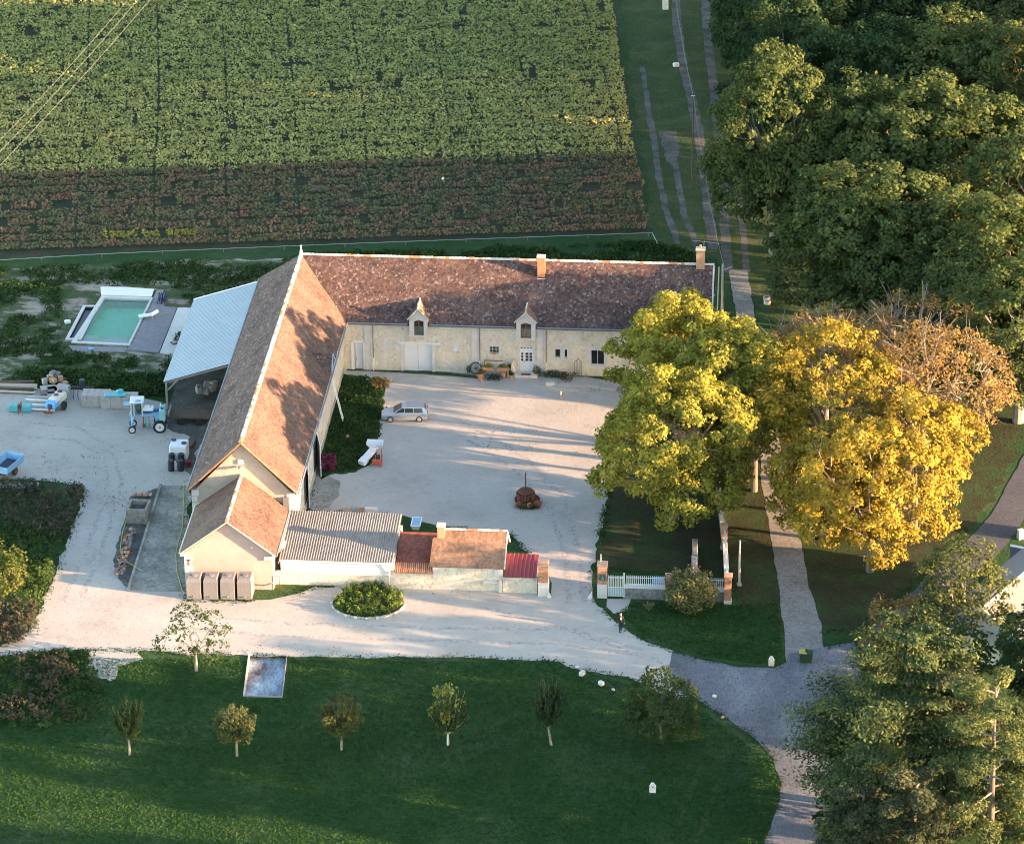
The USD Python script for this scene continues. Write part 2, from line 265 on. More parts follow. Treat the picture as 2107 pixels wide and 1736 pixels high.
leafmat('needle', [(0.2, (.08, .11, .045)), (0.42, (.18, .205, .07)), (0.7, (.33, .33, .11))], 0.5, 0.15)
leafmat('needle_grey', [(0.2, (.06, .075, .04)), (0.5, (.13, .14, .07)), (0.8, (.22, .20, .10))], 0.6, 0.15)
leafmat('leaf_tamarisk', [(0.2, (.13, .14, .055)), (0.5, (.26, .24, .10)), (0.8, (.40, .32, .18))], 1.2)
leafmat('vine_yellow', [(0.1, (.36, .35, .12)), (0.38, (.52, .49, .18)), (0.6, (.61, .56, .23)), (0.9, (.66, .60, .30))], 0.5, 0.15, 0.7)
leafmat('vine_green', [(0.1, (.29, .32, .11)), (0.4, (.43, .43, .16)), (0.6, (.53, .50, .21)), (0.9, (.60, .55, .27))], 0.5, 0.15, 0.7)
leafmat('vine_red', [(0.18, (.17, .17, .085)), (0.32, (.24, .165, .10)), (0.46, (.31, .155, .11)), (0.68, (.35, .15, .11)), (0.88, (.42, .22, .11))], 0.35, 0.15, 0.5)
leafmat('vine_gold', [(0.2, (.34, .30, .07)), (0.5, (.60, .48, .10)), (0.8, (.68, .52, .14))], 0.5, 0.3)
leafmat('weed', [(0.2, (.045, .08, .026)), (0.45, (.085, .135, .042)), (0.65, (.15, .19, .065)), (0.85, (.25, .24, .11))], 0.4)
leafmat('weed_brown', [(0.2, (.075, .075, .048)), (0.45, (.14, .115, .078)), (0.7, (.22, .175, .115)), (0.85, (.30, .25, .16))], 0.5)
leafmat('weed_gold', [(0.2, (.08, .12, .03)), (0.45, (.19, .19, .055)), (0.7, (.34, .27, .11)), (0.85, (.42, .32, .19))], 0.4)
leafmat('grass_blade', [(0.25, (.044, .098, .024)), (0.45, (.080, .145, .040)), (0.6, (.125, .175, .066)), (0.75, (.18, .195, .105))], 0.25, 0.25)
leafmat('flowers', [(0.2, (.14, .22, .04)), (0.5, (.32, .36, .09)), (0.7, (.50, .44, .14)), (0.85, (.56, .36, .24))], 1.5)
# ------------------------------------------------------------------ ground, roads, yard
def px(L): return Polygon([tuple(G(*p)[:2]) for p in L]).buffer(0)
def ground_sheet(name, poly, mat, z, jit=0.0, seed=0, holes=None):
    if isinstance(poly, list): poly = px(poly)
    path = numbered(name); usdkit.mesh(stage, path, sheet(poly, z, jit, seed, holes=holes), M[mat]); setdata(stage.GetPrimAtPath(path), kind='structure')
POOL = [np.array(G(*p)[:2]) for p in ((215, 614), (309, 617), (264, 708), (157, 703))]          # the water's edge: far left, far right, near right, near left
BASIN = [np.array(G(*p)[:2]) for p in ((176, 632), (195, 632), (162, 697), (142, 697))]
PIT = [np.array(G(*p)[:2]) for p in ((515, 1347), (590, 1348), (580, 1434), (504, 1432))]
hole = unary_union([Polygon(POOL), Polygon(BASIN), Polygon(PIT)])
ground_sheet('ground', Polygon([(-900, -320), (900, -320), (900, 1500), (-900, 1500)]), 'lawn', 0.0, holes=hole)
ground_sheet('field_ground', [(-160, 545), (0, 531), (400, 514), (700, 502), (1000, 491), (1338, 477), (1322, 400), (1300, 250), (1272, 60), (1255, -90), (-160, -90)], 'field_soil', 0.004, 0.5, 3)
ground_sheet('rough_ground', [(-60, 556), (150, 546), (320, 538), (540, 533), (620, 528), (1440, 540), (1470, 600), (1450, 640), (560, 640), (470, 800), (330, 800), (250, 800), (120, 790), (-60, 800)], 'rough_earth', 0.007, 0.7, 5, holes=hole)
ground_sheet('field_track_verge', [(1275, -60), (1300, 180), (1322, 330), (1345, 470), (1440, 520), (1500, 560), (1620, 700), (1680, 640), (1600, 300), (1500, -60)], 'verge', 0.010, 0.8, 7)
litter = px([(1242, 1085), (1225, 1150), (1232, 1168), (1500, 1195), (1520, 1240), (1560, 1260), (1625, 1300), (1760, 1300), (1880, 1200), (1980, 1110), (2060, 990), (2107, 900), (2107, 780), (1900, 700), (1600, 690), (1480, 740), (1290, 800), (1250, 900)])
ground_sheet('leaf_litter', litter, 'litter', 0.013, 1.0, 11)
front = [(45, 1340), (105, 1200), (130, 1130), (150, 1080), (176, 1012), (165, 1000), (60, 985), (-60, 985), (-60, 798), (150, 802), (260, 812), (350, 832), (440, 830), (430, 900), (395, 1000), (388, 1050), (382, 1236), (540, 1236), (690, 1200), (820, 1200), (1000, 1205), (1110, 1215),
         (1222, 1215), (1222, 1232), (1245, 1258), (1280, 1290), (1330, 1320), (1384, 1340), (1440, 1420), (1390, 1440), (1290, 1393), (1190, 1377), (1140, 1360), (960, 1353), (600, 1352), (480, 1347), (300, 1340), (180, 1336)]
court = [(697, 757), (960, 764), (1175, 772), (1300, 790), (1300, 900), (1255, 1000), (1240, 1080), (1225, 1130), (1218, 1175), (1225, 1245), (1100, 1245), (1100, 1150), (1050, 1100), (900, 1080), (830, 1060), (640, 1052), (640, 940)]
yard = unary_union([px(front), px(court), px([(-60, 1340), (20, 1322), (60, 1300), (80, 1336), (30, 1345), (-60, 1360)])])
ground_sheet('gravel_yard', yard, 'gravel', 0.020, 0.35, 13)
ground_sheet('gravel_spill', [(185, 1333), (300, 1336), (285, 1352), (250, 1372), (235, 1398), (205, 1392), (180, 1380)], 'gravel', 0.016, 0.8, 17)
drive = [(1500, 556), (1507, 600), (1515, 650), (1535, 720), (1556, 800), (1568, 900), (1565, 990), (1583, 1080), (1598, 1180), (1613, 1290), (1618, 1380), (1700, 1380), (1692, 1295), (1664, 1200), (1642, 1090), (1614, 990), (1600, 880), (1585, 800), (1560, 700), (1548, 620), (1538, 556)]
ground_sheet('drive', drive, 'track_gravel', 0.0205, 0.14, 19)
junction = px([(1384, 1340), (1450, 1358), (1530, 1372), (1590, 1375), (1618, 1362), (1622, 1345), (1700, 1330), (1760, 1320), (1780, 1400), (1740, 1450), (1712, 1560), (1706, 1640), (1690, 1740), (1680, 1830), (1535, 1830), (1572, 1736), (1600, 1660), (1606, 1610), (1592, 1560), (1560, 1525), (1490, 1472), (1430, 1438), (1385, 1420), (1372, 1380)])
far_road = px([(2260, 740), (2107, 936), (2040, 1058), (1990, 1113), (1880, 1215), (1770, 1318), (1700, 1360), (1740, 1450), (1850, 1360), (1960, 1245), (2078, 1112), (2107, 1068), (2280, 860)])
ground_sheet('road', unary_union([junction]), 'asphalt', 0.0245, 0.18, 23)
ground_sheet('lane', far_road.difference(junction.buffer(0.3)), 'road_asphalt', 0.0285, 0.1, 29)
for k, (P, w) in enumerate([([(1500, 558), (1494, 520), (1486, 372), (1471, 207), (1457, 86), (1450, -10)], 1.0), ([(1536, 560), (1530, 483), (1522, 421)], 0.7), ([(1390, -20), (1393, 52), (1407, 145), (1424, 207), (1438, 276), (1452, 379), (1462, 466), (1468, 510)], 1.1),
                            ([(1340, 250), (1355, 362), (1372, 441), (1395, 500)], 0.7), ([(1378, 300), (1390, 338), (1407, 441), (1432, 499)], 0.7), ([(1322, 140), (1335, 230), (1350, 330)], 0.6)]):
    path = numbered('wheel_rut'); usdkit.mesh(stage, path, ribbon(P, w, 0.0145+.0007*k, 0.16, k), M['dirt']); setdata(stage.GetPrimAtPath(path), kind='structure')
ground_sheet('puddle_patch', [(1352, 268), (1395, 272), (1398, 320), (1388, 345), (1372, 330)], 'dirt', 0.0225, 0.45, 31)
for P, w, s in (([(1486, 1478), (1450, 1550), (1410, 1650), (1372, 1760)], 0.55, 3), ([(1532, 1490), (1500, 1560), (1460, 1660), (1424, 1760)], 0.55, 4), ([(585, 1500), (700, 1486), (790, 1482), (870, 1479)], 0.4, 5), ([(600, 1478), (720, 1470), (850, 1462)], 0.3, 6)):
    path = numbered('worn_track'); usdkit.mesh(stage, path, ribbon(P, w, 0.006, 0.3, s), M['verge']); setdata(stage.GetPrimAtPath(path), kind='structure')
ground_sheet('courtyard_grass', [(694, 770), (755, 774), (792, 790), (784, 880), (768, 950), (736, 972), (690, 975), (655, 985), (655, 930)], 'lawn', 0.026, 0.4, 37)
ground_sheet('courtyard_verge', [(835, 1070), (920, 1084), (932, 1100), (830, 1100)], 'lawn', 0.026, 0.3, 38)
ground_sheet('threshold_slab', [(640, 985), (672, 978), (700, 990), (697, 1020), (676, 1045), (632, 1048)], 'concrete', 0.026, 0.15, 39)
ground_sheet('gate_path', [(1250, 1232), (1300, 1232), (1292, 1255), (1262, 1262), (1248, 1250)], 'gravel', 0.016, 0.15, 40)
ground_sheet('pillar_verge', [(1219, 1180), (1234, 1182), (1228, 1232), (1219, 1228)], 'verge', 0.027, 0.1, 41)
ground_sheet('pillar_verge', [(1128, 1185), (1136, 1200), (1134, 1228), (1126, 1226)], 'verge', 0.027, 0.1, 42)
ground_sheet('wall_foot_verge', [(715, 756), (800, 759), (860, 765), (905, 763), (980, 773), (985, 779), (870, 770), (715, 763)], 'verge', 0.027, 0.2, 43)
ground_sheet('wall_foot_verge', [(540, 1196), (690, 1201), (690, 1209), (620, 1206), (535, 1212)], 'verge', 0.027, 0.15, 44)
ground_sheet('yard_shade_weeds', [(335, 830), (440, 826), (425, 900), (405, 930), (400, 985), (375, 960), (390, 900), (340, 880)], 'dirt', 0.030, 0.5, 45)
ground_sheet('ramp_ditch', [(300, 1012), (331, 1004), (268, 1212), (244, 1195), (234, 1150), (248, 1090), (262, 1060), (266, 1020)], 'dirt', 0.031, 0.3, 46)
# concrete ramp slab beside the annex, with its kerb
t = thing('concrete_ramp', 'stained concrete ramp slab along the left side of the gabled annex', 'slab', G(330, 1110), kind='structure')
q = [G(*p) for p in ((333, 1000), (386, 1000), (381, 1216), (266, 1216))]
part('slab', prism(Polygon([tuple(p[:2]) for p in q]), 2, -0.05, 0.06), 'concrete', t)
a, b = q[0], q[3]; d = (b-a)/np.linalg.norm(b-a); nrm = np.array([d[1], -d[0], 0])*-1
part('kerb', prism(Polygon([tuple((a+nrm*.02)[:2]), tuple((b+nrm*.02)[:2]), tuple((b-nrm*.2)[:2]), tuple((a-nrm*.2)[:2])]), 2, -0.05, 0.28), 'concrete', t)
# grass tufts: weeds with height on the rough ground, the wall feet and the edges
rg = np.random.default_rng(5)
def in_poly(poly, n):
    x0, y0, x1, y1 = poly.bounds; P = rg.uniform((x0, y0), (x1, y1), (int(n), 2)); return P[shapely.contains_xy(poly, P[:, 0], P[:, 1])]
def tufts(name, P, h, mat, blade=0.16, per=7, label=None, spread=0.22, catname='grass', seed=0):
    r = np.random.default_rng(seed); P = np.repeat(P, per, 0); N = len(P); hh = h*r.uniform(.4, 1.2, N)
    c = np.c_[P + r.normal(0, spread, (N, 2)), hh*r.uniform(.25, .8, N)]; n = sphere_dirs(N, r); n[:, 2] = np.abs(n[:, 2])*.8+.2
    return solo(name, leaves(c, n, blade*1.5, r), mat, label, catname, kind='stuff')
pool_zone = px([(125, 585), (350, 585), (395, 625), (345, 735), (125, 725)])
vegm = lambda P, s, th: P[meshkit.fbm(np.c_[P*s, np.full(len(P), 2.)], 3, 8) > th]
rough = px([(-60, 556), (320, 538), (620, 530), (545, 575), (400, 620), (340, 788), (250, 800), (120, 790), (-60, 800)]).difference(pool_zone)
tufts('rough_grass', vegm(in_poly(rough, 13000), 0.35, .47), .40, 'weed', .17, 5, 'rough weedy grass growing round the swimming pool', seed=1)
backstrip = px([(620, 526), (1000, 512), (1338, 500), (1440, 525), (1440, 545), (1000, 540), (640, 530)])
tufts('wild_grass', vegm(in_poly(backstrip, 3500), .4, .42), .6, 'weed', .2, 6, 'tall wild grass behind the long tiled roof', seed=2)
strip = px([(90, 765), (330, 780), (335, 815), (260, 815), (150, 795), (60, 785)])
tufts('weed_bank', in_poly(strip, 2600), .8, 'weed', .2, 7, 'bank of green weeds behind the stored stone and machinery', seed=3)
cg = px([(692, 775), (755, 777), (786, 795), (780, 880), (765, 945), (736, 965), (690, 970), (660, 975)])
tufts('courtyard_tall_grass', in_poly(cg, 2400), .30, 'weed', .16, 6, 'uncut grass along the courtyard side of the left wing', seed=4)
tufts('red_leaved_weeds', in_poly(px([(765, 780), (792, 785), (795, 798), (770, 800)]), 160), .4, 'leaf_russet', .2, 6, 'reddish weeds at the corner of the courtyard grass', seed=5)
edge = unary_union([yard.boundary, litter.boundary, junction.boundary]).intersection(px([(-60, 990), (2000, 690), (2000, 1800), (-60, 1800)]))
ep = np.array([edge.interpolate(s).coords[0] for s in np.arange(0, edge.length, .12)]); ep = ep+rg.normal(0, .25, ep.shape)
keep = ~shapely.contains_xy(unary_union([yard.buffer(-.25), junction.buffer(-.2), px(drive)]), ep[:, 0], ep[:, 1]); ep = ep[keep & (meshkit.noise(np.c_[ep*.5, ep[:, :1]*0], 4) > .3)]
tufts('edge_grass', ep, .13, 'weed', .10, 5, 'short grass fraying the edges of gravel and road', seed=6)
lp = in_poly(px([(-20, 1352), (1130, 1362), (1420, 1442), (1590, 1570), (1604, 1620), (1570, 1760), (-40, 1760)]), 150000); lp = lp[~shapely.contains_xy(hole.buffer(.3), lp[:, 0], lp[:, 1])]
def blades(name, P, h, w, mat, label, seed):
    "standing grass: narrow upright leaves"
    r = np.random.default_rng(seed); N = len(P); n = r.normal(0, 1, (N, 3)); n[:, 2] *= .35; n /= np.linalg.norm(n, axis=1)[:, None]; x = np.cross(n, [0, 0, 1.]); x /= np.linalg.norm(x, axis=1)[:, None]; y = np.cross(x, n); y *= np.sign(y[:, 2:3]); hh = (h*r.uniform(.5, 1.4, N))[:, None]; b = np.c_[P, np.full(N, .005)]; ww = w*r.uniform(.6, 1.3, (N, 1))
    v = np.stack([b-x*ww, b+x*ww, b+y*hh+x*ww*.5, b+y*hh*.9-x*ww*.6], 1).reshape(-1, 3); i = np.arange(N)[:, None]*4; return solo(name, (v, np.vstack([i+[0, 1, 2], i+[0, 2, 3]])), mat, label, 'grass', kind='stuff')
blades('lawn_grass', lp, .075, .07, 'grass_blade', 'lawn grass in the orchard before the farm', 7)
isl = in_poly(px([(1270, 1262), (1300, 1240), (1500, 1245), (1600, 1240), (1612, 1355), (1560, 1366), (1450, 1350), (1330, 1312)]), 9000)
blades('island_grass', isl, .10, .08, 'grass_blade', 'lawn grass on the wedge between drive and forecourt', 8)
def mound(name, poly, n, h, lab, mat, seed, size=.2, catname='bushes', r0=.5):
    "a dense low thicket: leaves on many small heaps"
    r = np.random.default_rng(seed); c = in_poly(poly, n); C, D = [], []
    for x, y in c:
        hh = h*r.uniform(.45, 1.1); k = 34; d = sphere_dirs(k, r); d[:, 2] = np.abs(d[:, 2]); rr = r0*r.uniform(.7, 1.3)
        C.append(np.array([x, y, hh*.45])+d*np.array([rr, rr, hh*.55])*r.uniform(.7, 1.05, (k, 1))); D.append(d)
    return solo(name, leaves(np.vstack(C), np.vstack(D), size, r), mat, lab, catname, kind='stuff')
mound('bramble_thicket', px([(-50, 1004), (100, 1000), (168, 1006), (172, 1018), (150, 1075), (125, 1120), (60, 1100), (-50, 1090)]), 330, 1.1, 'brownish bramble thicket at the corner of the gravel yard', 'weed_brown', 21)
mound('green_thicket', px([(-50, 1080), (60, 1090), (128, 1110), (112, 1150), (60, 1150), (-50, 1130)]), 190, .9, 'dark green thicket between brambles and the sunlit bush', 'weed', 22)
mound('sunlit_bush', px([(-60, 1160), (10, 1150), (45, 1165), (62, 1200), (40, 1240), (-60, 1250)]), 200, 2.4, 'tall golden bush catching the sun at the left edge', 'weed_gold', 23)
mound('roadside_bush', px([(60, 1150), (112, 1150), (98, 1205), (80, 1250), (55, 1240)]), 140, 1.3, 'green bush beside the gravel at the left bend', 'weed', 24)
mound('dark_scrub', px([(-60, 1250), (80, 1250), (62, 1300), (40, 1328), (-60, 1335)]), 230, 1.1, 'dark scrub between the sunlit bush and the forecourt', 'weed_brown', 25)
mound('lawn_scrub', px([(-60, 1350), (60, 1348), (150, 1342), (195, 1350), (215, 1400), (225, 1440), (190, 1490), (100, 1500), (-60, 1500)]), 420, .45, 'overgrown scrub at the upper left of the lawn', 'weed', 26)
mound('dead_weeds', px([(30, 1355), (130, 1350), (170, 1400), (120, 1440), (170, 1485), (60, 1490), (-40, 1480), (40, 1420)]), 160, .9, 'brown dead weeds standing among the lawn scrub', 'weed_brown', 27)

for k, (P, w) in enumerate([([(350, 1290), (600, 1310), (900, 1318), (1150, 1325), (1330, 1350)], .5), ([(350, 1262), (620, 1284), (900, 1292), (1180, 1296), (1320, 1335)], .5), ([(60, 870), (160, 880), (230, 920), (250, 990), (220, 1100), (160, 1250)], .45), ([(60, 900), (150, 905), (205, 935), (225, 990), (195, 1090), (130, 1240)], .45), ([(1170, 1240), (1165, 1150), (1130, 1040), (1050, 960), (920, 880)], .5), ([(1200, 1240), (1195, 1150), (1165, 1030), (1080, 940), (940, 860)], .5), ([(1000, 1250), (1150, 1290), (1360, 1362)], .45)]):
    path = numbered('tyre_mark'); usdkit.mesh(stage, path, ribbon(P, w, 0.0225+.0006*k, 0.22, 60+k), M['gravel_worn']); setdata(stage.GetPrimAtPath(path), kind='structure')
yw = in_poly(yard, 5000); yw = yw[meshkit.fbm(np.c_[yw*.14, yw[:, :1]*0], 3, 31) > .63]
tufts('gravel_weeds', yw, .06, 'weed', .08, 4, 'sparse weeds growing through the gravel', seed=10, spread=.2)
# ------------------------------------------------------------------ the farmhouse: two long wings meeting at a corner
HE, HR, HW = 5.29, 10.10, 4.95
AP = (-4.9, 4.96, HR); XR = 35.4; YN = -36.6
farm = thing('farmhouse', 'long stone farmhouse of two wings round the courtyard, brown tiled roofs and white dormers', 'farmhouse', (0, 0, 0))
def ridge_caps(t, a, b, r=.17, step=.40, mat='mortar', seed=0):
    a, b = np.array(a, float), np.array(b, float); L = np.linalg.norm(b-a); n = int(L/step); d = (b-a)/L; g = np.random.default_rng(seed)
    s = np.cross(d, [0, 0, 1]); s /= np.linalg.norm(s); up = np.cross(s, d); th = np.linspace(0, np.pi, 6)
    for i in range(n):
        p, q = a+d*(i*L/n), a+d*((i+1)*L/n+.04); k = r*g.uniform(.9, 1.15); ro = [p+s*math.cos(x)*k*1.1+up*(math.sin(x)*k-.04) for x in th]; so = [e+(q-p)+up*.035 for e in ro]
        v = np.array(ro+so); m_ = 6; f = [[j, j+1, j+1+m_] for j in range(5)]+[[j, j+1+m_, j+m_] for j in range(5)]+[[0, j+1, j] for j in range(1, 5)]+[[m_, j+m_, j+1+m_] for j in range(1, 5)]
        part('ridge_tile', (v, np.array(f)), mat if g.random() < .75 else 'terracotta', t)
for P, s in (([AP, (XR, 4.96, HR), (XR, -.02, HE), (0, -.02, HE)], 1), ([AP, (-9.8, 9.92, HE), (XR, 9.92, HE), (XR, 4.96, HR)], 2), ([AP, (-4.9, YN, HR), (-9.8, YN, HE), (-9.8, 9.92, HE)], 3)):
    part('roof_slope', slab(P, .16, .7, .07, s), 'old_tiles', farm)
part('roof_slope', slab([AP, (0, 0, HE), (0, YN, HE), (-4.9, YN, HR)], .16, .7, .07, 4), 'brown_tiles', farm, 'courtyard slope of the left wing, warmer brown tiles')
ridge_caps(farm, (-4.9, YN, HR+.02), AP, seed=1); ridge_caps(farm, AP, (XR, 4.96, HR+.02), r=.15, seed=2)
part('hip_finial', lathe(AP, [(.16, -.1), (.15, .35), (.07, .5), (.10, .65), (.03, .95), (.0, 1.0)], 10), 'white_stone', farm)
# south wall with its openings
wins = dict(store_door=(.68, 1.48, .0, 2.88), garage_door=(5.53, 8.23, .02, 2.88), kitchen_window=(13.88, 14.84, 2.12, 2.87), front_door=(16.84, 18.12, .32, 2.86), small_window=(20.29, 20.78, 1.92, 2.77), narrow_window=(21.17, 21.5, 1.84, 2.77), large_window=(23.74, 25.08, 1.17, 2.76), vent_one=(3.59, 4.1, 2.3, 2.96), vent_two=(10.38, 10.89, 2.19, 2.91))
wp = Polygon([(-.35, -.3), (34.95, -.3), (34.95, HW), (-.35, HW)])
for x0, x1, z0, z1 in wins.values(): wp = wp.difference(sbox(x0, z0, x1, z1))
part('wall', prism(wp, 1, .35, .80), 'stone_wall', farm)
part('wall', prism([(-36.3, -.3), (.35, -.3), (.35, HW), (-36.3, HW)], 0, -.80, -.35), 'stone_wall', farm)
part('wall', bx(-9.45, -9.05, -36.3, 9.6, -.3, HW), 'render_grey', farm)
part('wall', bx(-9.05, 34.95, 9.2, 9.6, -.3, HW), 'stone_wall', farm)
part('gable_wall', prism([(-9.449, -.3), (-.351, -.3), (-.351, HW-.1), (-4.9, HR-.35), (-9.449, HW-.1)], 1, -36.31, -35.9), 'render_grey', farm)
part('gable_wall', prism([(.81, -.3), (9.19, -.3), (9.19, HW-.1), (4.96, HR-.35), (.81, HW-.1)], 0, 34.5, 34.94), 'stone_wall', farm)
part('eave_board', bx(0.02, XR, .12, .30, HE-.36, HE-.20), 'wood_dark', farm); part('eave_board', bx(-.3, -.12, YN+.3, -.1, HE-.36, HE-.20), 'wood_dark', farm)
part('verge_tiles', cat(tube((-4.9, YN-.03, HR-.07), (-.02, YN-.03, HE-.1), .085), tube((-4.9, YN-.03, HR-.07), (-9.78, YN-.03, HE-.1), .085)), 'clay', farm)
part('verge_tiles', tube((XR, 4.96, HR-.05), (XR, 0, HE-.08), .09), 'mortar', farm)
for P in ([(0.1, -.10, HE-.10), (5.95, -.10, HE-.10)], [(8.1, -.10, HE-.10), (16.4, -.10, HE-.10)], [(18.55, -.10, HE-.10), (XR, -.10, HE-.10)], [(.1, -.1, HE-.1), (.1, YN, HE-.1)], [(-9.9, 9.8, HE-.1), (-9.9, YN, HE-.1)]):
    part('gutter', path_tube(P, .085, 8), 'zinc', farm)
for x in (2.54, 12.95, 19.42, 27.5):
    p = part('downpipe', path_tube([(x, -.1, HE-.1), (x, .06, HE-.5), (x, .20, HE-.8), (x, .20, 1.4)], .055, 8), 'zinc', farm)
    part('pipe_foot', tube((x, .2, 1.4), (x, .2, .0), .065), 'white_paint', p)
for x in (2.0, 12.45, 18.85): part('pilaster', bx(x-.30, x+.30, .27, .348, -.2, HW-.05), 'white_stone', farm)
def glazed(name, x0, x1, z0, z1, cols, rows, mt, y=.50, parent=None, frame=.06):
    "a window in the south wall: frame, bars and pane"
    f = [bx(x0, x1, y, y+.06, z0, z0+frame), bx(x0, x1, y, y+.06, z1-frame, z1), bx(x0, x0+frame, y+.001, y+.059, z0+frame, z1-frame), bx(x1-frame, x1, y+.001, y+.059, z0+frame, z1-frame)]
    for i in range(1, cols): x = x0+(x1-x0)*i/cols; f.append(bx(x-.022, x+.022, y+.012, y+.048, z0+frame, z1-frame))
    for i in range(1, rows): z = z0+(z1-z0)*i/rows; f.append(bx(x0+frame, x1-frame, y+.014, y+.046, z-.018, z+.018))
    p = part(name, cat(*f), mt, parent or farm); part('pane', bx(x0+.03, x1-.03, y+.026, y+.034, z0+.03, z1-.03), 'pane_glass', p); return p
def surround(x0, x1, z0, z1, w=.22, sill=True, y=.332):
    f = [bx(x0-w, x0, y, .36, z0, z1+w), bx(x1, x1+w, y, .36, z0, z1+w), bx(x0, x1, y+.001, .36, z1, z1+w)]
    if sill: f.append(bx(x0-w, x1+w, y-.05, .36, z0-.14, z0-.001))
    part('stone_surround', cat(*f), 'white_stone', farm)
x0, x1, z0, z1 = wins['kitchen_window']; glazed('window', x0, x1, z0, z1, 3, 2, 'white_paint'); surround(x0, x1, z0, z1, .16)
part('window_box', bx(x0+.25, x1-.25, .16, .33, z0-.04, z0+.12), 'terracotta', farm)
x0, x1, z0, z1 = wins['small_window']; glazed('window', x0, x1, z0, z1, 1, 1, 'wood_brown')
x0, x1, z0, z1 = wins['narrow_window']; glazed('window', x0, x1, z0, z1, 1, 1, 'white_paint')
sp = sbox(20.0, 1.70, 21.95, 3.0).difference(sbox(20.29, 1.92, 20.78, 2.77)).difference(sbox(21.17, 1.84, 21.5, 2.77)); part('stone_surround', prism(sp, 1, .325, .36), 'white_stone', farm)
x0, x1, z0, z1 = wins['large_window']; glazed('window', x0, x1, z0, z1, 2, 1, 'white_paint'); surround(x0, x1, z0, z1, .42)
for k in ('vent_one', 'vent_two'):
    x0, x1, z0, z1 = wins[k]; part('wall_niche', bx(x0, x1, .46, .5, z0, z1), 'white_paint', farm)
x0, x1, z0, z1 = wins['store_door']; p = part('store_door', bx(x0+.05, x1-.02, .50, .56, z0, z1-.03), 'white_paint', farm); part('handle', bx(x0+.15, x0+.2, .46, .5, 1.0, 1.2), 'dark_metal', p)
part('store_frame', cat(bx(.35, .62, .30, .36, 0, 2.95), bx(1.54, 1.72, .30, .36, 0, 2.95), bx(.621, 1.539, .301, .36, 2.92, 3.08)), 'white_paint', farm)
x0, x1, z0, z1 = wins['garage_door']
for a, b in ((x0+.02, (x0+x1)/2-.012), ((x0+x1)/2+.012, x1-.02)):
    p = part('garage_leaf', bx(a, b, .47, .53, z0, z1), 'white_paint', farm)
    for i in range(1, 8): xx = a+(b-a)*i/8; part('batten', bx(xx-.012, xx+.012, .462, .47, z0+.05, z1-.05), 'white_paint', p)
part('door_header', bx(4.95, 9.1, .22, .36, 2.92, 3.10), 'white_paint', farm); part('door_jamb', bx(8.235, 8.6, .28, .36, 0, 2.91), 'white_stone', farm); part('door_jamb', bx(5.2, 5.525, .30, .36, 0, 2.91), 'white_stone', farm)
x0, x1, z0, z1 = wins['front_door']; surround(x0, x1, z0, z1, .14, False)
fd = sbox(x0, z0, x1, z1); holes = []
xm = x0+.42
for a, b in ((x0+.12, xm-.1), (xm+.12, xm+.42), (xm+.50, x1-.1)):
    for c in range(3): holes.append((a, b, 1.35+c*.32, 1.35+c*.32+.26))
for c in range(4): holes.append((x0+.08+c*.3, x0+.08+c*.3+.22, z1-.17, z1-.05))
for h in holes: fd = fd.difference(sbox(h[0], h[2], h[1], h[3]))
p = part('front_door', prism(fd, 1, .48, .54), 'white_paint', farm); part('pane', cat(*[bx(h[0]-.01, h[1]+.01, .505, .515, h[2]-.01, h[3]+.01) for h in holes]), 'pane_glass', p); part('handle', bx(xm+.03, xm+.07, .44, .48, 1.25, 1.4), 'dark_metal', p)
part('door_step', bx(16.4, 18.6, -.55, .34, .0, .28, .02), 'white_stone', farm); part('door_mat', bx(17.0, 17.95, -.5, -.05, .281, .30), 'rust_red', farm)
# wall dormers
def dormer(x0, x1, wx0, wx1, zpk, seed):
    zc = (x0+x1)/2; e = 5.98
    fr = Polygon([(x0, 3.9), (x1, 3.9), (x1, e), (zc, zpk-.22), (x0, e)]); arch = Polygon([(wx0, 4.05), (wx1, 4.05), (wx1, 5.55), ((wx0+wx1)/2, 5.72), (wx0, 5.55)])
    d = part('dormer', prism(fr.difference(arch), 1, -.14, .348), 'white_stone', farm)
    part('dormer_cheek', cat(bx(x0+.001, x0+.12, .349, 1.3, 4.9, e-.02), bx(x1-.12, x1-.001, .349, 1.3, 4.9, e-.02)), 'white_stone', d)
    yb = (zpk-HE)*4.95/4.81+.1; ov = .16
    for s in (-1, 1):
        xe = x0-ov if s < 0 else x1+ov; ze = e-.12
        yv = (ze-HE)*4.95/4.81
        part('dormer_roof', slab([(zc, -.34, zpk), (zc, yb, zpk), (xe, max(yv, .1), ze), (xe, -.34, ze)], .10, .5, .02, seed), 'old_tiles' if s < 0 else 'orange_tiles', d)
    part('dormer_ridge', path_tube([(zc, -.36, zpk+.03), (zc, yb, zpk+.03)], .09), 'mortar', d); part('verge_board', cat(tube((zc, -.37, zpk-.05), (x0-ov, -.37, e-.18), .06), tube((zc, -.37, zpk-.05), (x1+ov, -.37, e-.18), .06)), 'wood_pale', d)
    part('dormer_finial', lathe((zc, -.25, zpk), [(.10, 0), (.07, .25), (.09, .32), (0, .55)], 8), 'terracotta', d)
    wm = (wx0+wx1)/2
    w = part('dormer_window', cat(bx(wx0, wx1, -.025, .03, 4.05, 4.12), bx(wx0, wx0+.07, -.0215, .029, 4.12, 5.6), bx(wx1-.07, wx1, -.0215, .029, 4.12, 5.6), bx(wm-.05, wm+.05, -.035, .03, 4.12, 5.66), bx(wx0, wx1, -.0225, .028, 5.5, 5.6)), 'wood_brown', farm)
    part('pane', bx(wx0+.02, wx1-.02, -.0055, .005, 4.07, 5.66), 'pane_glass', w); part('attic_dark', bx(wx0-.02, wx1+.02, 1.0, 1.05, 3.95, 5.7), 'inside', w)
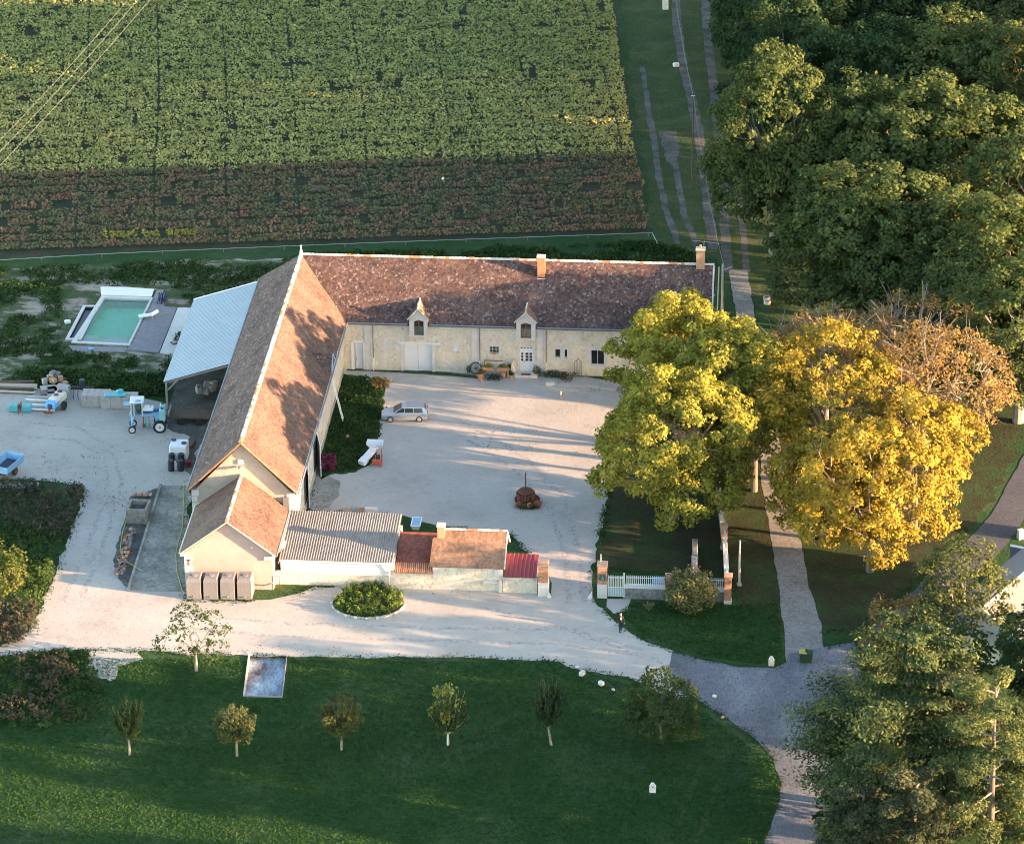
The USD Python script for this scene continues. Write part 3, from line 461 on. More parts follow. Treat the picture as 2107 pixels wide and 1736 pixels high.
dormer(6.16, 7.93, 6.61, 7.56, 7.06, 1); dormer(16.55, 18.42, 16.98, 18.0, 6.92, 2)
# hay loft dormer over the courtyard wall of the left wing
ld = part('loft_dormer', prism(Polygon([(-12.3, 4.4), (-10.4, 4.4), (-10.4, 6.1), (-11.35, 6.9), (-12.3, 6.1)]), 0, -.5, -.30), 'white_stone', farm)
for s in (-1, 1): part('dormer_roof', slab([(.12, -11.35, 7.15), (-1.95, -11.35, 7.15), (-.6, -11.35+s*1.25, 5.9), (.12, -11.35+s*1.25, 5.9)], .1, .5, .02, 7), 'old_tiles', ld)
part('loft_door', bx(-.29, -.24, -12.0, -10.7, 4.5, 5.95), 'white_paint', ld)
part('verge_board', cat(tube((.14, -11.35, 7.12), (.14, -12.6, 5.87), .06), tube((.14, -11.35, 7.12), (.14, -10.1, 5.87), .06)), 'pale_blue', ld)
# doors of the left wing standing open towards the courtyard
for y0, ang, w, h in ((-20.6, -1.33, 2.6, 3.3), (-27.4, -1.40, 1.9, 3.4)):
    p = part('barn_door', obox((-.33+math.cos(ang)*w/2, y0+math.sin(ang)*w/2, h/2+.06), (w, .07, h), ang), 'white_paint', farm); part('hinge', obox((-.33+math.cos(ang)*w/2, y0+math.sin(ang)*w/2-.05, h*.8), (w*.9, .02, .09), ang), 'dark_metal', p)
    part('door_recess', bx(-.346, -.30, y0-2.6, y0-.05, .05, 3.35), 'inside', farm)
part('foundation_band', bx(-.349, -.26, -36.2, -.1, -.1, .55), 'render_grey', farm)
part('wall_vent', cat(obox((-5.0, -36.36, 8.05), (.5, .1, .42))), 'white_stone', farm); part('wall_lamp', lathe((-5.0, -36.62, 7.55), [(0, .2), (.2, .18), (.24, .02), (.12, -.06), (0, -.07)], 12), 'steel_grey', farm)
for zz in np.arange(.2, 4.8, .62): part('quoin', bx(-9.53, -8.85 if int(zz/.62) % 2 else -9.0, -36.36, -35.7, zz, zz+.56), 'white_stone', farm); part('quoin', bx(-1.0 if int(zz/.62) % 2 else -.85, -.29, -36.36, -35.7, zz, zz+.56), 'white_stone', farm)
part('corbel', bx(-1.35, -.75, -36.62, -36.32, 3.0, 4.7, .04), 'slate', farm)
def chimney(t, x, y, z0, z1, w, d, m_, pot=True, base=None):
    c = part('chimney', bx(x-w/2, x+w/2, y-d/2, y+d/2, z0, z1), m_, t)
    for k in range(int((z1-z0)/.28)): part('brick_course', bx(x-w/2-.012, x+w/2+.012, y-d/2-.012, y+d/2+.012, z0+.04+k*.28, z0+.22+k*.28), m_, c)
    part('chimney_cap', bx(x-w/2-.07, x+w/2+.07, y-d/2-.07, y+d/2+.07, z1, z1+.12), 'mortar', c)
    if pot: part('chimney_pot', lathe((x, y, z1+.12), [(.15, 0), (.12, .35), (.10, .36), (.10, .05)], 10), 'terracotta', c)
    return c
chimney(farm, 18.7, 4.0, 8.5, 10.9, .72, .55, 'brick', False); part('lead_flashing', bx(18.3, 19.1, 3.55, 3.72, 8.60, 8.78), 'white_stone', farm)
chimney(farm, 34.1, 4.96, 9.3, 11.7, .8, .7, 'brick_pale', True); part('aerial', cat(tube((34.4, 5.4, 9.6), (34.4, 5.4, 12.4), .025), tube((33.2, 5.5, 12.4), (36.0, 5.3, 12.2), .02)), 'steel_grey', farm)
# ------------------------------------------------------------------ gabled annex
ax = thing('gabled_annex', 'smaller pink rendered annex with front gable and brown tiled roof', 'building', (-5, -41, 0))
RX, RZ, EZ, EL, ER, YF, YB = -5.0, 6.72, 3.55, -9.2, -.82, -45.3, -36.34
part('roof_slope', slab([(RX, YB, RZ), (RX, YF, RZ), (ER, YF, EZ), (ER, YB, EZ)], .13, .6, .03, 11), 'brown_tiles', ax); part('roof_slope', slab([(RX, YF, RZ), (RX, YB, RZ), (EL, YB, EZ), (EL, YF, EZ)], .13, .6, .03, 12), 'brown_tiles', ax)
ridge_caps(ax, (RX, YF, RZ+.02), (RX, YB, RZ+.02), r=.14, seed=5)
part('gable_wall', prism([(-8.85, -.2), (-1.15, -.2), (-1.15, EZ-.1), (RX, RZ-.28), (-8.85, EZ-.1)], 1, -45.0, -44.65), 'render_pink', ax)
part('wall', bx(-8.849, -8.5, -44.65, -36.35, -.2, EZ-.12), 'render_grey', ax); part('wall', bx(-1.5, -1.151, -44.65, -36.35, -.2, EZ-.12), 'stone_wall', ax)
part('verge_board', cat(tube((RX, YF-.02, RZ-.06), (ER-.02, YF-.02, EZ-.08), .06), tube((RX, YF-.02, RZ-.06), (EL+.02, YF-.02, EZ-.08), .06)), 'wood_pale', ax)
part('gutter', path_tube([(EL-.07, YB, EZ-.07), (EL-.07, YF, EZ-.07)], .08, 8), 'cream_paint', ax); part('gutter', path_tube([(ER+.07, YB, EZ-.07), (ER+.07, YF, EZ-.07)], .08, 8), 'zinc', ax)
part('kneeler', bx(EL-.05, -8.6, -45.2, -44.8, EZ-.45, EZ-.15, .04), 'cream_paint', ax); part('kneeler', bx(-1.9, -1.05, -45.14, -44.9, EZ-.62, EZ-.22, .04), 'white_stone', ax)
for zz in np.arange(.1, 3.0, .5): part('quoin', bx(-8.91, -8.2 if int(zz*2) % 2 else -8.4, -45.05, -44.6, zz, zz+.46), 'white_stone', ax)
part('iron_anchor', cat(obox((-8.5, -45.07, 2.5), (.06, .04, .6)), obox((-8.5, -45.07, 2.72), (.3, .04, .06))), 'rust', ax); part('wall_lamp', lathe((-2.9, -45.12, 4.15), [(0, .1), (.1, .05), (0, -.08)], 8), 'white_paint', ax)
mb = part('meter_cabinet', bx(-9.35, -8.86, -42.4, -41.2, .9, 2.2, .03), 'white_paint', ax); part('cabinet_lid', bx(-9.4, -8.85, -42.45, -41.15, 2.2, 2.3, .02), 'teal_deep', mb)
# ------------------------------------------------------------------ corrugated shed
sh = thing('corrugated_shed', 'low shed with dark corrugated fibre cement roof and white fascia wall', 'shed', (4.2, -40.3, 0))
X0, X1, YA, YB2, ZA, ZB = -.72, 9.33, -44.12, -36.62, 2.60, 3.50
def corrugated(x0, x1, ya, yb, za, zb, pitch, amp, along='y', cols=8):
    "a wavy sheet: ridges run from (ya, za) to (yb, zb)"
    n = int((x1-x0)/pitch*cols); xs = np.linspace(x0, x1, n+1); dz = amp*np.sin(np.arange(n+1)/cols*2*np.pi)
    v = np.vstack([np.c_[xs, np.full(n+1, ya), za+dz], np.c_[xs, np.full(n+1, yb), zb+dz]]); i = np.arange(n); f = np.vstack([np.c_[i, i+1, i+n+2], np.c_[i, i+n+2, i+n+1]])
    return solidify(v, f, .012, np.array([0, 0, 1.0]))
nb = 9; w = (X1-X0)/nb
for r_ in range(3):
    for i in range(nb):
        ya, yb = YA+(YB2-YA)*r_/3-.12*(r_ > 0), YA+(YB2-YA)*(r_+1)/3; za, zb = ZA+(ZB-ZA)*(ya-YA)/(YB2-YA)+.014*r_, ZA+(ZB-ZA)*(yb-YA)/(YB2-YA)+.014*r_
        part('roof_sheet', corrugated(X0+i*w, X0+(i+1)*w-.004, ya, yb, za, zb, w/5, .032), 'fibrocement', sh, smooth=50)
part('fascia_wall', bx(-.6, 9.1, -44.0, -43.75, 1.25, 2.5), 'white_paint', sh); part('wall', bx(-1.149, 9.05, -43.95, -43.6, -.2, 1.249), 'stone_wall', sh); part('coping', bx(-1.0, 9.12, -44.05, -43.7, 1.18, 1.28), 'white_stone', sh)
part('gutter', path_tube([(-.7, -44.22, 2.52), (9.35, -44.22, 2.48)], .07, 8), 'white_paint', sh); part('downpipe', path_tube([(8.95, -44.2, 2.45), (8.95, -44.12, 1.7), (8.95, -44.12, .05)], .05, 8), 'white_paint', sh)
part('wall', bx(9.051, 9.35, -44.0, -36.8, -.2, 2.45), 'stone_wall', sh); part('wall', bx(-.9, 9.05, -36.9, -36.65, -.2, 3.35), 'stone_wall', sh)
part('flashing_board', obox((-.72, -40.3, 3.25), (.16, 7.4, .12), 0), 'wood_grey', sh); part('flashing_board', bx(-.66, -.40, -42.9, -41.6, 2.98, 3.06), 'white_paint', sh)
part('wall_block', bx(-.9, -.3, -36.6, -36.3, 2.4, 3.0), 'white_stone', sh)
# ------------------------------------------------------------------ red tiled link roof
lk = thing('red_tiled_shed', 'low dark red tiled shed between corrugated shed and bakehouse', 'shed', (11, -41.7, 0))
part('roof_slope', slab([(9.42, -39.4, 3.2), (9.42, -43.2, 2.0), (12.85, -43.2, 2.0), (12.85, -39.4, 3.2)], .1, .5, .02, 21), 'red_tiles', lk)
for i in range(19): part('canal_tile', tube((9.46+i*.18, -44.2, 1.68), (9.46+i*.18, -43.1, 2.06), .085, .075, 7), 'terracotta' if i % 3 else 'clay', lk)
part('wall', bx(9.36, 12.75, -44.0, -43.65, -.2, 1.62), 'stone_wall', lk); part('wall', bx(9.45, 12.8, -39.9, -39.6, -.2, 2.9), 'stone_wall', lk)
# ------------------------------------------------------------------ bakehouse
bk = thing('bakehouse', 'small stone bakehouse with orange tiled roof and brick chimney', 'outbuilding', (15.8, -42, 0))
part('roof_slope', slab([(13.5, -41.75, 4.8), (19.05, -41.75, 4.8), (18.97, -44.15, 2.33), (12.45, -44.15, 2.33), (12.62, -42.6, 4.2)], .1, .5, .03, 31), 'orange_tiles', bk)
part('roof_slope', slab([(19.05, -41.75, 4.8), (13.5, -41.75, 4.8), (12.9, -39.4, 2.6), (19.05, -39.4, 2.6)], .1, .5, .03, 32), 'orange_tiles', bk); part('roof_slope', slab([(13.5, -41.75, 4.8), (12.62, -42.6, 4.2), (12.9, -39.4, 2.6)], .1, .5, .02, 33), 'orange_tiles', bk)
ridge_caps(bk, (13.6, -41.75, 4.82), (19.05, -41.75, 4.82), r=.13, step=.36, seed=6)
part('verge_board', cat(tube((19.1, -41.75, 4.75), (19.02, -44.15, 2.28), .06), tube((19.1, -41.75, 4.75), (19.12, -39.4, 2.55), .07)), 'white_stone', bk)
part('wall', bx(12.76, 18.85, -43.98, -43.6, -.2, 2.25), 'stone_wall', bk); part('gable_wall', prism([(-43.599, -.2), (-39.7, -.2), (-39.7, 2.5), (-41.75, 4.6), (-43.599, 2.5)], 0, 18.5, 18.84), 'stone_wall', bk); part('wall', bx(12.8, 18.5, -39.9, -39.6, -.2, 2.4), 'stone_wall', bk)
part('quoin', bx(12.75, 13.4, -44.03, -43.97, 1.2, 2.2), 'white_stone', bk); part('quoin', bx(18.1, 18.86, -44.03, -43.97, 1.5, 2.2), 'white_stone', bk)
chimney(bk, 13.35, -42.15, 3.6, 5.35, .62, .6, 'brick_pale', False); part('bracket_stone', bx(17.2, 18.4, -44.35, -43.97, .95, 1.08), 'white_stone', bk); part('wall_pier', bx(18.5, 18.8, -44.2, -43.985, -.1, 1.2), 'white_stone', bk)
# ------------------------------------------------------------------ red metal roof by the gate
rm = thing('red_metal_lean_to', 'red ribbed metal roof between the bakehouse and the gate pillar', 'lean-to', (20.3, -42.5, 0))
for i in range(8):
    xa = 18.92+i*.36; part('roof_panel', slab([(xa, -41.0, 2.2), (xa+.352, -41.0, 2.2), (xa+.352, -44.2, 1.62), (xa, -44.2, 1.62)], .03, 1.5, 0), 'red_metal', rm); part('rib', tube((xa+.03, -41.0, 2.23), (xa+.03, -44.22, 1.65), .05, n=6), 'red_metal', rm)
part('wall', bx(18.86, 21.85, -44.15, -43.8, -.2, 1.5), 'stone_wall', rm)
# ------------------------------------------------------------------ gate pillars, picket fence, side wall
def brick_pillar(name, label, x0, x1, y0, y1, h, base, capm='brick_pale', group=None):
    t = thing(name, label, 'gate pillar', ((x0+x1)/2, (y0+y1)/2, 0), group=group); n = int((h-base-.2)/.125)
    part('core', bx(x0+.02, x1-.02, y0+.02, y1-.02, -.1, h-.18), 'mortar', t); part('stone_base', bx(x0-.03, x1+.03, y0-.03, y1+.03, -.1, base, .03), 'white_stone', t)
    for k in range(n):
        z = base+.01+k*.125; nb = 3
        for i in range(nb):
            for a, b in ((y0, (y0+y1)/2-.008), ((y0+y1)/2+.008, y1)):
                xa = x0+(x1-x0)*i/nb+(.06 if k % 2 and i else 0); xb = x0+(x1-x0)*(i+1)/nb+(.06 if k % 2 and i < nb-1 else 0)-.012; part('brick', bx(xa, xb, a, b, z, z+.112), 'brick' if (i+k) % 3 else 'brick_pale', t)
    part('cap', bx(x0-.06, x1+.06, y0-.06, y1+.06, h-.18, h, .03), capm, t); return t
brick_pillar('gate_pillar', 'tall brick gate pillar with white stone foot beside the red metal roof', 22.0, 22.85, -44.65, -43.75, 3.25, 1.35); 
gp = brick_pillar('gate_pillar', 'tall brick gate pillar with purple plaque at the end of the picket fence', 27.15, 27.95, -44.6, -43.75, 3.25, 1.35)
pl = part('plaque', bx(27.3, 27.85, -44.66, -44.605, 1.75, 2.4), 'dark_slate', gp, 'purple plaque'); part('emblem', prism([(27.42, 1.85), (27.74, 1.85), (27.58, 2.25)], 1, -44.675, -44.661), 'teal_deep', pl); part('lamp_mast', tube((27.4, -44.0, 3.25), (27.4, -44.0, 4.0), .04), 'white_paint', gp)
brick_pillar('fence_pillar', 'short brick pillar in the middle of the picket fence', 33.05, 33.6, -44.65, -44.1, 2.45, .3)
brick_pillar('fence_pillar', 'brick corner pillar at the right end of the picket fence', 38.15, 38.75, -44.9, -44.3, 2.75, .3)
brick_pillar('fence_pillar', 'brick pillar on the side wall beside the drive', 37.55, 38.1, -34.9, -34.3, 2.4, .3)
fn = thing('picket_fence', 'white picket fence on a low dark stone wall beside the gate', 'fence', (33, -44.3, 0))
part('low_wall', bx(29.55, 33.04, -44.55, -44.15, -.1, 1.05), 'dark_wall', fn); part('low_wall', bx(33.61, 38.14, -44.6, -44.2, -.1, 1.0), 'dark_wall', fn); part('coping', bx(29.5, 33.04, -44.62, -44.08, 1.05, 1.2, .02), 'white_stone', fn); part('coping', bx(33.61, 38.14, -44.67, -44.13, 1.0, 1.15, .02), 'white_stone', fn)
for a, b in ((29.6, 33.0), (33.65, 38.1)):
    for z in (1.32, 1.95): part('rail', bx(a, b, -44.33, -44.29, z, z+.06), 'white_paint', fn)
    for x in np.arange(a+.05, b, .17): part('picket', bx(x, x+.065, -44.36, -44.331, 1.24, 2.2), 'white_paint', fn)
wg = thing('wicket_gate', 'white picket wicket gate next to the plaque pillar', 'gate', (28.8, -44.3, 0))
part('gate_panel', bx(28.05, 29.35, -44.33, -44.30, .12, .9), 'teal_tank', wg); part('post', bx(29.38, 29.5, -44.38, -44.26, 0, 2.4), 'white_paint', wg)
for z in (.1, .95, 1.9): part('rail', bx(28.02, 29.37, -44.34, -44.29, z, z+.07), 'white_paint', wg)
for x in np.arange(28.05, 29.35, .15): part('picket', bx(x, x+.06, -44.37, -44.341, .12, 2.15), 'white_paint', wg)
sb = thing('blue_board', 'blue board hanging behind the picket fence beside the middle pillar', 'board', (32.4, -44.0, 0)); part('board', bx(31.9, 32.95, -44.05, -44.0, 1.35, 1.95), 'sky_blue', sb); part('board_post', cat(bx(32.0, 32.06, -43.99, -43.93, 0, 1.95), bx(32.8, 32.86, -43.99, -43.93, 0, 1.95)), 'wood_grey', sb)
sw = thing('side_wall', 'low stone wall with white rail running back along the drive', 'wall', (37.5, -38, 0))
for (xa, ya), (xb, yb) in (((38.4, -44.25), (37.88, -34.95)), ((37.8, -34.25), (36.9, -24.0))):
    d = np.array([xb-xa, yb-ya]); L = np.linalg.norm(d); an = math.atan2(d[1], d[0]); c = ((xa+xb)/2, (ya+yb)/2)
    part('low_wall', obox((*c, .5), (L, .34, 1.2), an), 'dark_wall', sw); part('coping', obox((*c, 1.16), (L, .42, .12), an), 'white_stone', sw); part('rail', obox((*c, 1.95), (L, .12, .10), an), 'white_paint', sw)
    for k in range(5): part('rail_post', obox((xa+d[0]*(k+.5)/5, ya+d[1]*(k+.5)/5, 1.6), (.08, .08, .75), an), 'white_paint', sw)
iw = thing('ruined_wall', 'dark mossy stub of wall under the chestnut beside the side wall', 'wall', (35.6, -38, 0)); part('stub', cat(obox((35.4, -40.4, .6), (.5, 4.2, 1.3), .05, .06), obox((35.3, -36.4, .45), (.5, 3.6, .9), .05, .06)), 'dark_wall', iw)
# ------------------------------------------------------------------ metal roofed barn on the left
bn = thing('open_barn', 'open barn with pale grey blue metal roof leaning on the left wing', 'barn', (-13.3, -.5, 0))
def panel(y0, y1):
    n = int((y1-y0)/.25); q = []
    for i in range(n):
        a = y0+(y1-y0)*i/n; q += [(a, 0), (a+.17, 0), (a+.20, .045), (a+.235, .045)]
    q.append((y1, 0)); q = np.array(q); va = np.c_[np.full(len(q), -16.45), q[:, 0], 3.0+q[:, 1]]; vb = np.c_[np.full(len(q), -10.02), q[:, 0], 5.08+q[:, 1]]; k = len(q); i = np.arange(k-1)
    return solidify(np.vstack([va, vb]), np.vstack([np.c_[i, i+k, i+1], np.c_[i+1, i+k, i+k+1]]), .01, np.array([0, 0, 1.]))
ys = np.linspace(-9.9, 9.1, 20)
for i in range(19): part('roof_sheet', panel(ys[i], ys[i+1]-.006), 'roof_metal', bn)
part('edge_trim', bx(-16.5, -10.0, 9.1, 9.35, 3.0, 3.05).apply_transform(np.eye(4)) if False else prism([(-16.5, 2.96), (-10.02, 5.06), (-10.02, 5.14), (-16.5, 3.05)], 1, 9.1, 9.3), 'white_paint', bn)
for y in (-9.7, -3.5, 2.8, 8.9): part('post', bx(-16.3, -16.12, y-.09, y+.09, 0, 2.95), 'wood_grey', bn); part('rafter', prism([(-16.3, 2.75), (-9.5, 4.9), (-9.5, 5.02), (-16.3, 2.9)], 1, y-.06, y+.06), 'wood_grey', bn); part('brace', tube((-16.2, y, 1.9), (-15.1, y, 3.1), .06), 'wood_grey', bn)
part('beam', bx(-16.32, -16.1, -9.85, 9.0, 2.78, 2.92), 'wood_grey', bn); part('back_wall', bx(-16.0, -9.5, 8.6, 8.8, 0, 3.0), 'wood_dark', bn); part('earth_floor', sheet([(-16.2, -9.8), (-9.45, -9.8), (-9.45, 8.6), (-16.2, 8.6)], .036, px=False), 'dirt', bn)
# ------------------------------------------------------------------ house at the right edge
hs = thing('roadside_house', 'white house with grey slate roof cut off by the right edge', 'house', (66, -49, 0))
A, B, C_ = G(2021, 1253, 5.2), G(2056, 1289, 3.2), G(2107, 1180, 5.2); ud = (C_-A)/np.linalg.norm(C_-A); vd = np.array([ud[1], -ud[0], 0.]); ud = np.array([ud[0], ud[1], 0.]); hw = 4.1; L = 16
o = np.array([A[0], A[1], 0]); Q = lambda s, w_, z: tuple(o+ud*s+vd*w_+np.array([0, 0, z]))
part('roof_slope', slab([Q(0, 0, 5.3), Q(L, 0, 5.3), Q(L, hw, 3.0), Q(0, hw, 3.0)], .12, .8, .01, 1), 'slate', hs); part('roof_slope', slab([Q(L, 0, 5.3), Q(0, 0, 5.3), Q(0, -hw, 3.0), Q(L, -hw, 3.0)], .12, .8, .01, 2), 'slate', hs)
part('verge_board', cat(tube(Q(0, 0, 5.25), Q(0, hw, 2.95), .09), tube(Q(0, 0, 5.25), Q(0, -hw, 2.95), .09)), 'white_paint', hs); part('ridge', tube(Q(0, 0, 5.32), Q(L, 0, 5.32), .1), 'mortar', hs)
an = math.atan2(ud[1], ud[0])
wv = hw-.4
def wallbox(s0, s1, w0, w1, z0, z1): return hull([Q(s, w_, z) for s in (s0, s1) for w_ in (w0, w1) for z in (z0, z1)])
part('wall', wallbox(.35, L, wv-.3, wv, -.2, 2.95), 'white_paint', hs); part('wall', wallbox(.35, L, -wv, -wv+.3, -.2, 2.95), 'white_paint', hs); part('gable_wall', hull([Q(s, w_, z) for s in (.3, .6) for w_, z in ((-wv, -.2), (wv, -.2), (wv, 2.9), (0, 5.05), (-wv, 2.9))]), 'white_paint', hs)
for s in (2.4, 5.4): p = part('shutter', wallbox(s, s+.5, wv, wv+.06, .9, 2.3), 'rust_red', hs); 
for s in (2.95,): p = part('window', wallbox(s, s+1.1, wv+.001, wv+.04, .9, 2.3), 'car_glass', hs)
part('terrace', wallbox(.5, 14, wv+.02, wv+3.2, -.1, .15), 'white_stone', hs)
s2 = thing('slate_outbuilding', 'low building with dark blue slate roof beside the lane', 'building', G(2100, 1145)); 
P4 = [G(2079, 1124, 3.0), G(2150, 1138, 3.0), G(2150, 1190, 2.3), G(2076, 1164, 2.3)]; part('roof', slab(P4, .15, 2, 0), 'dark_slate', s2); part('verge_board', tube(P4[0]+[0, .1, .05], P4[1]+[0, .1, .05], .12), 'white_paint', s2); part('wall', hull([p*[1, 1, 0]+[0, 0, z] for p in P4 for z in (-.1, 2.25)]), 'render_grey', s2)
s3 = thing('brick_garden_wall', 'red and white masonry wall stub at the right edge beside the lane', 'wall', G(2105, 1100)); c = G(2104, 1108)
for k in range(4): part('masonry_pier', obox(c+np.array([.6*k-.2, .5*k, .45+.1*k]), (.5, .4, .95), .5), 'brick' if k % 2 else 'white_stone', s3)
# ------------------------------------------------------------------ swimming pool
pool = thing('swimming_pool', 'rectangular swimming pool with green water and white coping beside the deck', 'swimming pool', (*POOL[0], 0))
def frame_ring(inner, w, z0, z1):
    P = Polygon([tuple(p) for p in inner]); R = P.buffer(w, join_style=2).difference(P); return prism(R, 2, z0, z1)
def basin(P, z, zs=None, step=0.22):
    "a sunken tank: four sides and a bed at depth z"
    n = len(P); v = np.vstack([np.c_[P, np.full(n, 0.02)], np.c_[P, np.full(n, z)]]); f = [[i, i+n, (i+1) % n+n] for i in range(n)]+[[i, (i+1) % n+n, (i+1) % n] for i in range(n)]; return v, np.array(f)
P = np.array(POOL); fl = P[3]+(P[0]-P[3])*.23; fr = P[2]+(P[1]-P[2])*.23
part('pool_side', basin(P, -1.5), 'white_stone', pool); part('pool_bed', (np.c_[np.vstack([P[0], P[1], fr, fl]), np.full(4, -1.0)], np.array([[0, 2, 1], [0, 3, 2]])), 'pool_bed', pool)
part('pool_step', prism(Polygon([tuple(fl), tuple(fr), tuple(P[2]), tuple(P[3])]), 2, -1.4, -.38), 'pool_step', pool); part('water', (np.c_[P, np.full(4, -.12)], np.array([[0, 2, 1], [0, 3, 2]])), 'water', pool); part('coping', frame_ring(POOL, .42, .0, .10), 'white_stone', pool)
part('far_ledge', prism(Polygon([tuple(G(*p)[:2]) for p in ((207, 592), (262, 593), (317, 597), (312, 612), (208, 609))]), 2, .02, .13), 'white_paint', pool)
part('front_board', prism(Polygon([tuple(G(*p)[:2]) for p in ((141, 711), (262, 715), (257, 725), (152, 723))]), 2, -.1, .04), 'deck', pool); part('skimmer_lid', obox(G(187, 717, .07), (.55, .35, .05)), 'sky_blue', pool)
sb2 = thing('side_basin', 'narrow dark water basin attached to the left of the swimming pool', 'basin', (*BASIN[0], 0)); part('basin_side', basin(np.array(BASIN), -.6), 'dark_slate', sb2); part('basin_bed', (np.c_[np.array(BASIN), np.full(4, -.55)], np.array([[0, 2, 1], [0, 3, 2]])), 'dark_slate', sb2); part('water', (np.c_[np.array(BASIN), np.full(4, -.15)], np.array([[0, 2, 1], [0, 3, 2]])), 'water', sb2); part('coping', frame_ring(BASIN, .32, .0, .09), 'white_stone', sb2)
dk = thing('pool_deck', 'grey plank deck between the pool and the white terrace', 'deck', G(320, 680))
D4 = [np.array(G(*p)[:2]) for p in ((315, 601), (340, 634), (386, 634), (322, 727), (260, 719))]; dp = Polygon([tuple(G(*p)[:2]) for p in ((323, 598), (336, 598), (338, 632), (364, 634), (327, 727), (262, 721))])
x0, y0, x1, y1 = dp.bounds; k = 0
for y in np.arange(y0, y1, .21):
    s = dp.intersection(sbox(x0-1, y+.012, x1+1, y+.21))
    if s.area > .05 and s.geom_type == 'Polygon': part('plank', prism(s, 2, .02, .10+.006*((k*7) % 3)), 'deck', dk); k += 1
part('joist', prism(dp.buffer(-.05), 2, -.05, .06), 'wood_dark', dk)
tr = thing('white_terrace', 'pale concrete terrace strip between the deck and the open barn', 'terrace', G(370, 680), kind='structure'); part('terrace_slab', prism(Polygon([tuple(G(*p)[:2]) for p in ((366, 634), (405, 634), (395, 735), (329, 727))]), 2, -.05, .09), 'concrete', tr); M_ = M['white_stone']
UsdShade.MaterialBindingAPI(stage.GetPrimAtPath(tr.path+'/terrace_slab')).Bind(M_)
c = G(306, 654, .1); lg = thing('sun_lounger', 'white sun lounger lying on the grey deck beside the pool', 'sun lounger', c, rotz=.35)
part('seat_bed', bx(-1.0, .35, -.36, .36, .30, .36, .02), 'white_plastic', lg, local=True); part('backrest', hull([(.35, -.36, .30), (.35, .36, .30), (.35, -.36, .36), (.35, .36, .36), (1.0, -.36, .62), (1.0, .36, .62), (1.0, -.36, .68), (1.0, .36, .68)]), 'white_plastic', lg, local=True)
for a in (-.9, .3):
    for b in (-.3, .3): part('leg', bx(a-.03, a+.03, b-.03, b+.03, 0, .30), 'white_plastic', lg, local=True)
# folded parasol and chairs as a dark heap at the deck corner
c = G(331, 622, .1); pc = thing('folded_chairs', 'dark blue folded garden chairs at the far corner of the deck', 'garden chairs', c)
for i in range(4): part('chair_frame', cat(*[path_tube([c+[-.3+.18*i, -.5, 0], c+[-.1+.18*i, .1+.1*i, 1.0], c+[.05+.18*i, .4, .0]], .03), obox(c+np.array([-.15+.18*i, 0, .55]), (.10, .55, .8), .2)]), 'blue_paint' if i % 2 else 'navy', pc)
bs = solo('white_buoy', cat(obox(G(139, 662, .2), (.6, .45, .4), .3, .1)), 'white_plastic', 'white plastic box beside the dark side basin of the pool', 'box')
# ------------------------------------------------------------------ tarp pit in the lawn
pt = thing('settling_pit', 'shallow settling pit with pale blue sediment at the lawn edge', 'pit', (*PIT[0], 0)); part('pit_side', basin(np.array(PIT), -.4), 'wood_dark', pt); part('sediment', (np.c_[np.array(PIT), np.full(4, -.22)], np.array([[0, 2, 1], [0, 3, 2]])), 'sediment', pt)
for i, w in ((1, .05), (3, .16), (2, .10)):
    a, b = np.array(PIT[i]), np.array(PIT[(i+1) % 4]); d = (b-a)/np.linalg.norm(b-a); n = np.array([d[1], -d[0]]); 
    if np.dot(n, a-np.mean(PIT, 0)) < 0: n = -n
    part('edge_board', prism(Polygon([tuple(a), tuple(b), tuple(b+n*w), tuple(a+n*w)]), 2, -.1, .12), 'wood_pale' if i == 3 else 'wood_grey', pt)
# ------------------------------------------------------------------ car
ca, cb = G(803+0, 868.5), G(863.5, 868.0); d = (ca-cb)/np.linalg.norm(ca-cb); an = math.atan2(d[1], d[0])     # front wheel, rear wheel contact (near side)
nrm = np.array([-d[1], d[0], 0]); nrm = nrm if nrm[1] > 0 else -nrm; cc = (ca+cb)/2+nrm*.80
car = thing('silver_estate_car', 'silver estate car parked alone in the gravel courtyard', 'car', cc, rotz=an)
def loft(st):
    "stations (x, [(y, z)...]) of equal length joined into one closed skin"
    n = len(st[0][1]); v = np.array([[x, y, z] for x, ring in st for y, z in ring]); f = []
    for k in range(len(st)-1):
        for i in range(n): j = (i+1) % n; f += [[k*n+i, k*n+j, (k+1)*n+j], [k*n+i, (k+1)*n+j, (k+1)*n+i]]
    f += [[0, i+1, i] for i in range(1, n-1)]; b = (len(st)-1)*n; f += [[b, b+i, b+i+1] for i in range(1, n-1)]; return v, np.array(f)
def ring(w, z0, z1, r=.16): return [(-w+.05, z0), (w-.05, z0), (w, z0+.15), (w+.0, z1-r), (w-.06, z1-.04), (w-.16, z1), (-w+.16, z1), (-w+.06, z1-.04), (-w, z1-r), (-w, z0+.15)]
part('body', loft([(-2.2, ring(.70, .38, .78)), (-2.15, ring(.80, .28, .92)), (-1.6, ring(.86, .22, .96)), (-.6, ring(.88, .20, .95)), (.6, ring(.88, .20, .93)), (1.25, ring(.86, .22, .90)), (1.85, ring(.80, .24, .78)), (2.15, ring(.70, .30, .66)), (2.25, ring(.58, .36, .56))]), 'silver', car, local=True, smooth=35)
